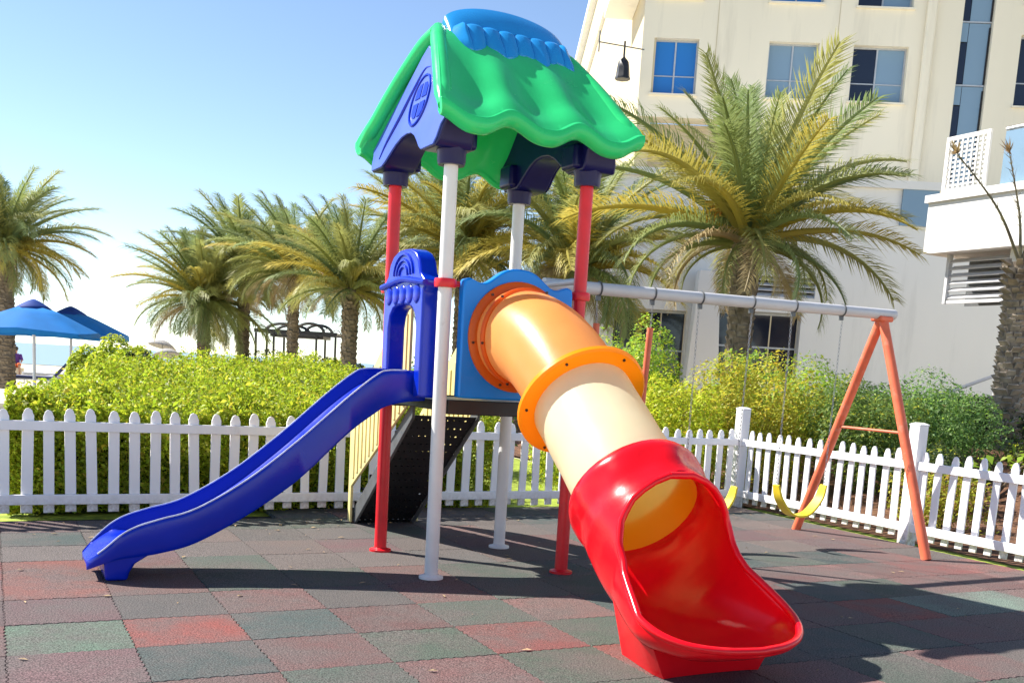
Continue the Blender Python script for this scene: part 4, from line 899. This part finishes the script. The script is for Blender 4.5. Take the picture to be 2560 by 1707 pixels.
for (u0, u1, z0, z1, kd) in ops:
    if kd == 'o':
        f = MB().box(((u0+u1)/2, 0.35, z1-0.04), (u1-u0, 0.06, 0.07)).box(((u0+u1)/2, 0.35, z0+0.04), (u1-u0, 0.06, 0.07)).box(((u0+u1)/2, 0.35, lerp(z0, z1, .5)), (u1-u0, 0.05, 0.05)).build('window', 'alu', pod, False)
        for i in range(3):
            w_ = (u1-u0)/3; MB().box((u0+w_*(i+.5), 0.40, (z0+z1)/2), (w_-0.04, 0.02, z1-z0)).build('pane', 'glass_dark', f, False)
    else:
        MB().box(((u0+u1)/2, 0.44, (z0+z1)/2), (u1-u0, 0.02, z1-z0)).build('louvre_backing', 'blackmetal', pod, False)
        for i in range(4): MB().box(((u0+u1)/2, 0.16, z0+0.07+i*(z1-z0)/4), (u1-u0, 0.22, 0.025), mat=Matrix.Rotation(R(25), 3, 'X')).build('louvre_slat', 'louvre', pod, False)
MB().box((10.95, -0.04, 6.75), (1.0, 0.1, 1.1)).build('upper_window', 'glass_pale', pod, False)
MB().box((9.0, -0.05, 7.30), (14, 0.16, 0.22)).build('parapet', 'white_wall', pod, False)
for x in (5.15,):
    MB().loft([[(x+i*w_, -0.5+j*w_, z) for i, j in ((-1, -1), (1, -1), (1, 1), (-1, 1))] for w_, z in ((.50, -.1), (.46, 1.5), (.34, 3.6), (.30, 4.6))], True, True, True).build('tapered_column', 'white_wall', pod, True, 0.02)
# sunlit white balcony block on the right
K0 = Vector((7.57, 20.0, 0)); blk = empty('balcony_block', K0, PA+PI/2, 'bright white balcony block with louvre and lattice screen at the right edge', 'building')
# local x runs away along the block's long face (E2), local y runs to the left (-E1)
def bb(x0, x1, y0, y1, z0, z1, name, mt, parent=None, bev=0):
    return MB().box(((x0+x1)/2, (y0+y1)/2, (z0+z1)/2), (x1-x0, y1-y0, z1-z0)).build(name, mt, parent or blk, bool(bev), bev)
bb(-6, 0, -5, 0, 4.16, 5.10, 'balcony_fascia', 'white_wall'); bb(-6.03, 0.05, -5, 0.06, 5.102, 5.24, 'coping', 'white_wall')
bb(-6, -1.72, -5, -0.25, 0.9, 4.158, 'column', 'white_wall')
bb(-1.715, -0.10, -5, -2.5, 0.9, 4.158, 'rear_wall', 'white_wall')
lv = bb(-1.66, -0.34, -0.40, -0.34, 3.24, 3.30, 'louvre_frame', 'louvre')
bb(-1.66, -0.34, -0.95, -0.90, 3.24, 4.15, 'louvre_back', 'greymetal', lv); bb(-0.36, -0.30, -0.42, -0.32, 3.24, 4.155, 'louvre_jamb', 'louvre', lv)
for i in range(6): MB().box((-1.0, -0.42, 3.37+0.135*i), (1.30, 0.16, 0.022), mat=Matrix.Rotation(R(-28), 3, 'X')).build('louvre_slat', 'louvre', lv, False)
lt = bb(-1.17, -0.22, -0.09, -0.04, 5.242, 5.32, 'lattice_frame', 'white_wall')
for (x0, x1, z0, z1) in ((-1.17, -0.22, 6.20, 6.27), (-1.17, -1.10, 5.322, 6.198), (-0.29, -0.22, 5.322, 6.198)): bb(x0, x1, -0.09, -0.04, z0, z1, 'lattice_bar', 'white_wall', lt)
for i in range(10): bb(-1.098, -0.292, -0.085, -0.06, 5.37+0.083*i, 5.405+0.083*i, 'lattice_bar', 'white_wall', lt)
for i in range(7): bb(-1.03+0.11*i, -1.0+0.11*i, -0.058, -0.045, 5.323, 6.197, 'lattice_bar', 'white_wall', lt)
bb(-6, -1.18, -2.6, -2.5, 5.242, 9.5, 'upper_wall', 'cream_wall')
gr = MB().tube([(-1.45, -0.10, 6.22), (-6, -0.10, 6.22)], 0.03, 8).build('balcony_rail', 'alu', blk); bb(-6, -1.45, -0.11, -0.09, 5.242, 6.18, 'rail_glass', 'glass_pale', gr)
# handrail by the steps
hr = empty('handrail', W(11.3, 5.2, 1.1), PA, 'pair of sloping metal handrails against the grey wall', 'handrail')
for dz in (0.05, 0.55): MB().tube([(-1.1, 0, 0.05+dz-0.45), (1.2, 0, 0.75+dz-0.45)], 0.03, 8).build('rail', 'beam', hr)
for x in (-1.0, 1.1): MB().tube([(x, 0, -0.6), (x, 0, 0.38+0.30*x)], 0.025, 8).build('rail_post', 'beam', hr)

# ------------------------------------------------------------ beach side
def parasol(loc, Hh, half, label):
    t = empty('parasol', loc, R(12), label, 'parasol', None)
    mb = MB(); rows = []; n = 8
    for (f, z) in ((0.16, Hh-0.02), (0.45, Hh-0.22), (0.75, Hh-0.46), (1.0, Hh-0.66), (1.0, Hh-0.80)):
        ring_ = []
        for k in range(32):
            a = 2*PI*k/32; sq = 1/max(abs(math.cos(a)), abs(math.sin(a))); rr_ = half*f*lerp(1, sq, 0.55); sag = -0.05*f*abs(math.sin(2*a))**1.0
            ring_.append((rr_*math.cos(a), rr_*math.sin(a), z+sag-(0.06*(sq-1)*f)))
        rows.append(ring_)
    c = mb.loft(rows, True).build('canopy', 'canvas', t, True, solid=0.008)
    MB().lathe([(0.03, Hh+0.16), (half*0.10, Hh+0.10), (half*0.22, Hh-0.02), (half*0.30, Hh-0.12)], 16).build('vent_cap', 'canvas_dark', c, True, solid=0.008)
    MB().tube([(0, 0, 0), (0, 0, Hh+0.12)], 0.045, 12).build('pole', 'postwhite', t)
    for k in range(8):
        a = 2*PI*k/8; MB().tube([(0.03*math.cos(a), 0.03*math.sin(a), Hh-0.75), (half*0.6*math.cos(a), half*0.6*math.sin(a), Hh-0.42)], 0.012, 6).build('rib', 'postwhite', t)
    MB().lathe([(0.3, 0.0), (0.3, 0.07), (0.06, 0.10)], 16, cap=True).build('base', 'stone', t)
    return t
parasol((-13.62, 28.5, -0.06), 2.55, 1.68, 'nearer blue parasol in front of the leftmost palm')
parasol((-14.75, 33.4, -0.06), 2.60, 1.75, 'blue parasol set farther back to the right of the first')
def lounger(loc, rz, label, mt='cushion'):
    t = empty('sun_lounger', loc, rz, label, 'sun lounger', 'sunbeds by the parasols')
    MB().box((0.2, 0, 0.32), (1.4, 0.62, 0.05)).build('frame', 'postwhite', t, True, 0.01)
    MB().box((0.2, 0, 0.39), (1.36, 0.58, 0.08)).build('cushion', mt, t, True, 0.03)
    MB().box((-0.74, 0, 0.62), (0.72, 0.58, 0.09), mat=Matrix.Rotation(R(48), 3, 'Y')).build('backrest', mt, t, True, 0.03)
    for x in (-0.35, 0.8):
        for y in (-.27, .27): MB().box((x, y, 0.15), (0.05, 0.05, 0.30)).build('leg', 'postwhite', t, False)
lounger((-16.2, 34.0, -0.06), R(200), 'sun lounger with raised navy back under the nearer parasol', 'navycushion')
lounger((-15.6, 35.6, -0.06), R(190), 'pale grey sun lounger right of the nearer parasol pole')
lounger((-13.6, 31.4, -0.06), R(185), 'pale grey sun lounger at the left end of the hedge')
lounger((-17.9, 38.6, -0.06), R(195), 'pale sun lounger under the farther parasol')
def person(loc, rz, label, pose, top, bottom):
    t = empty('person', loc, rz, label, 'person')
    me = bpy.data.meshes.new('body')
    if pose == 'sit':
        J = dict(pel=(0, 0, .47), chest=(-.06, 0, .78), neck=(-.05, 0, .98), head=(-.02, 0, 1.16), shl=(-.06, .17, .92), shr=(-.06, -.17, .92), ell=(.08, .24, .68), elr=(.08, -.24, .68), hal=(.30, .18, .58), har=(.30, -.18, .58), hil=(0, .09, .46), hir=(0, -.09, .46), knl=(.42, .11, .48), knr=(.42, -.11, .48), anl=(.48, .11, .09), anr=(.48, -.11, .09), tol=(.64, .11, .05), tor=(.64, -.11, .05))
    else:
        J = dict(pel=(0, 0, .95), chest=(0, 0, 1.28), neck=(0, 0, 1.48), head=(.02, 0, 1.63), shl=(0, .18, 1.42), shr=(0, -.18, 1.42), ell=(-.03, .24, 1.13), elr=(-.03, -.24, 1.13), hal=(.08, .22, .90), har=(.08, -.22, .90), hil=(0, .09, .92), hir=(0, -.09, .92), knl=(.03, .10, .50), knr=(-.02, -.10, .50), anl=(-.01, .10, .09), anr=(-.05, -.10, .09), tol=(.15, .11, .04), tor=(.11, -.11, .04))
    Ed = [('pel', 'chest'), ('chest', 'neck'), ('neck', 'head'), ('chest', 'shl'), ('chest', 'shr'), ('shl', 'ell'), ('ell', 'hal'), ('shr', 'elr'), ('elr', 'har'), ('pel', 'hil'), ('pel', 'hir'), ('hil', 'knl'), ('knl', 'anl'), ('anl', 'tol'), ('hir', 'knr'), ('knr', 'anr'), ('anr', 'tor')]
    ks = list(J); me.from_pydata([J[k] for k in ks], [(ks.index(a), ks.index(b)) for a, b in Ed], [])
    rad = dict(pel=.13, chest=.13, neck=.055, head=.10, sh=.06, el=.045, ha=.035, hi=.09, kn=.06, an=.045, to=.035)
    o = link(me, 'body', t); me.materials.append(M['skin']); md = o.modifiers.new('skin', 'SKIN'); md.use_smooth_shade = True
    for i, k in enumerate(ks):
        r_ = rad.get(k, rad.get(k[:2], .05)); me.skin_vertices[0].data[i].radius = (r_, r_); me.skin_vertices[0].data[i].use_root = (k == 'pel')
    s_ = o.modifiers.new('sub', 'SUBSURF'); s_.levels = 1; s_.render_levels = 2
    def cloth(name, segs, mt):
        mb = MB()
        for chn, rs in segs: mb.tube([J[k] for k in chn], rs, 12)
        mb.build(name, mt, o)
    cloth('shirt', [(('pel', 'chest', 'neck'), (.155, .165, .09)), (('shl', 'ell'), (.085, .065)), (('shr', 'elr'), (.085, .065)), (('chest', 'shl'), (.12, .085)), (('chest', 'shr'), (.12, .085))], top)
    cloth('shorts', [(('pel', 'hil', 'knl'), (.14, .125, .085)), (('pel', 'hir', 'knr'), (.14, .125, .085))], bottom)
    h = J['head']; MB().sphere((h[0]-.025, h[1], h[2]+.045), (.115, .112, .105), 14, 9).build('hair', 'hair', o)
person((-23.3, 47.0, -0.05), R(-60), 'person in purple top and orange shorts sitting by the leftmost palm', 'sit', 'purple', 'orangecloth')
st_ = MB().box((0, 0, 0.17), (0.5, 0.5, 0.34)).build('stool', 'stone', None, True, 0.02); st_.location = (-23.3, 47.0, -0.06); tag(st_, 'low pale block seat under the person by the leftmost palm', 'stool')
person((-5.25, 38.0, -0.06), R(90), 'distant person in dark clothes standing right of the palm trunk above the blue slide', 'stand', 'darkcloth', 'darkcloth')
# gazebo
gz_ = empty('gazebo', (-10.0, 45.0, -0.06), R(-3), 'open black metal gazebo with arched roof rails behind the palm trunks', 'gazebo')
gx = [-1.75, -0.95, 0.95, 1.80]
for x in gx:
    for y in (0, 1.6): MB().box((x, y, 1.29), (0.085, 0.085, 2.56)).build('post', 'blackmetal', gz_, False)
for y in (0, 1.6):
    MB().box((0.02, y, 2.66), (3.7, 0.10, 0.17)).build('beam', 'blackmetal', gz_, False)
    for (c, w, h) in ((-0.55, .75, .30), (0.65, .62, .38)):
        MB().tube([(c+w*math.cos(a), y, 2.70+h*math.sin(a)) for a in np.linspace(0, PI, 13)], 0.07, 6).build('arch_rail', 'blackmetal', gz_)
    for c in (-1.5, 1.45): MB().tube([(c+.2*math.cos(a), y, 2.70+.2*math.sin(a)) for a in np.linspace(0, PI, 9)], 0.022, 6).build('arch_rail', 'greymetal', gz_)
for x in (-1.75, 1.80): MB().box((x, 0.8, 2.67), (0.07, 1.5, 0.09)).build('side_beam', 'blackmetal', gz_, False)
MB().box((0.65, 0.8, 2.50), (1.15, 1.45, 0.14)).build('roof_panel', 'blackmetal', gz_, True, 0.02)
MB().box((-0.55, 0.8, 2.50), (1.2, 1.45, 0.14)).build('roof_panel', 'blackmetal', gz_, True, 0.02)
# two small grey beach parasols, a post, kerb and path edge
for (x, y, tl, lab) in ((-17.6, 50, 8, 'small grey beach umbrella, the higher of two beyond the lime bush'), (-17.0, 49, -6, 'small tilted grey beach umbrella, the lower of two beyond the lime bush')):
    t = empty('beach_umbrella', (x, y, -0.05), 0, lab, 'umbrella')
    z = 1.75 if tl > 0 else 1.35
    c = MB().lathe([(0.02, .28), (.25, .22), (.5, .08), (.68, -.06)], 14).build('canopy', 'thatch', t, True, solid=.02); c.location = (0, 0, z); c.rotation_euler = (R(-12), R(tl), 0)
    MB().tube([(0, 0, 0), (0, 0, z+.2)], .03, 8).build('pole', 'thatch', t)
kb = MB().box((0, 0, 0.04), (14, 0.35, 0.22)).build('stone_kerb', 'stone', None, True, 0.02); kb.location = (-16.5, 22.0, -0.06); kb.rotation_euler = (0, 0, R(8)); tag(kb, 'low pale stone kerb along the paving at the far left', 'kerb')

# dry leaf bits blown along the fence and over the tiles
lt_ = MB(); rl_ = random.Random(12)
for k in range(190):
    if k < 120: a = rl_.uniform(-2.6, 5.2); b = 2.65+0.05*(a+2.6)-abs(rl_.gauss(0, .35))
    else: a = rl_.uniform(-2.6, 5.2); b = rl_.uniform(-2.6, 2.6)
    c = W(a, b, 0.006); t = rl_.uniform(0, 6.28); L = rl_.uniform(.012, .032); w_ = L*rl_.uniform(.3, .5); d = Vector((math.cos(t), math.sin(t), 0)); e = Vector((-d.y, d.x, 0))
    lt_.add([c-d*L, c+e*w_+Vector((0, 0, .006)), c+d*L+Vector((0, 0, .004)), c-e*w_+Vector((0, 0, .005))], [(0, 1, 2, 3)])
M['litter'] = simple('dry_leaf', (0.34, 0.24, 0.13), 0.9, 0.5, 30)
tag(lt_.build('leaf_litter', 'litter', None, False, fix=False), 'small dry leaf bits scattered over the rubber tiles', 'leaf litter', kind='stuff')
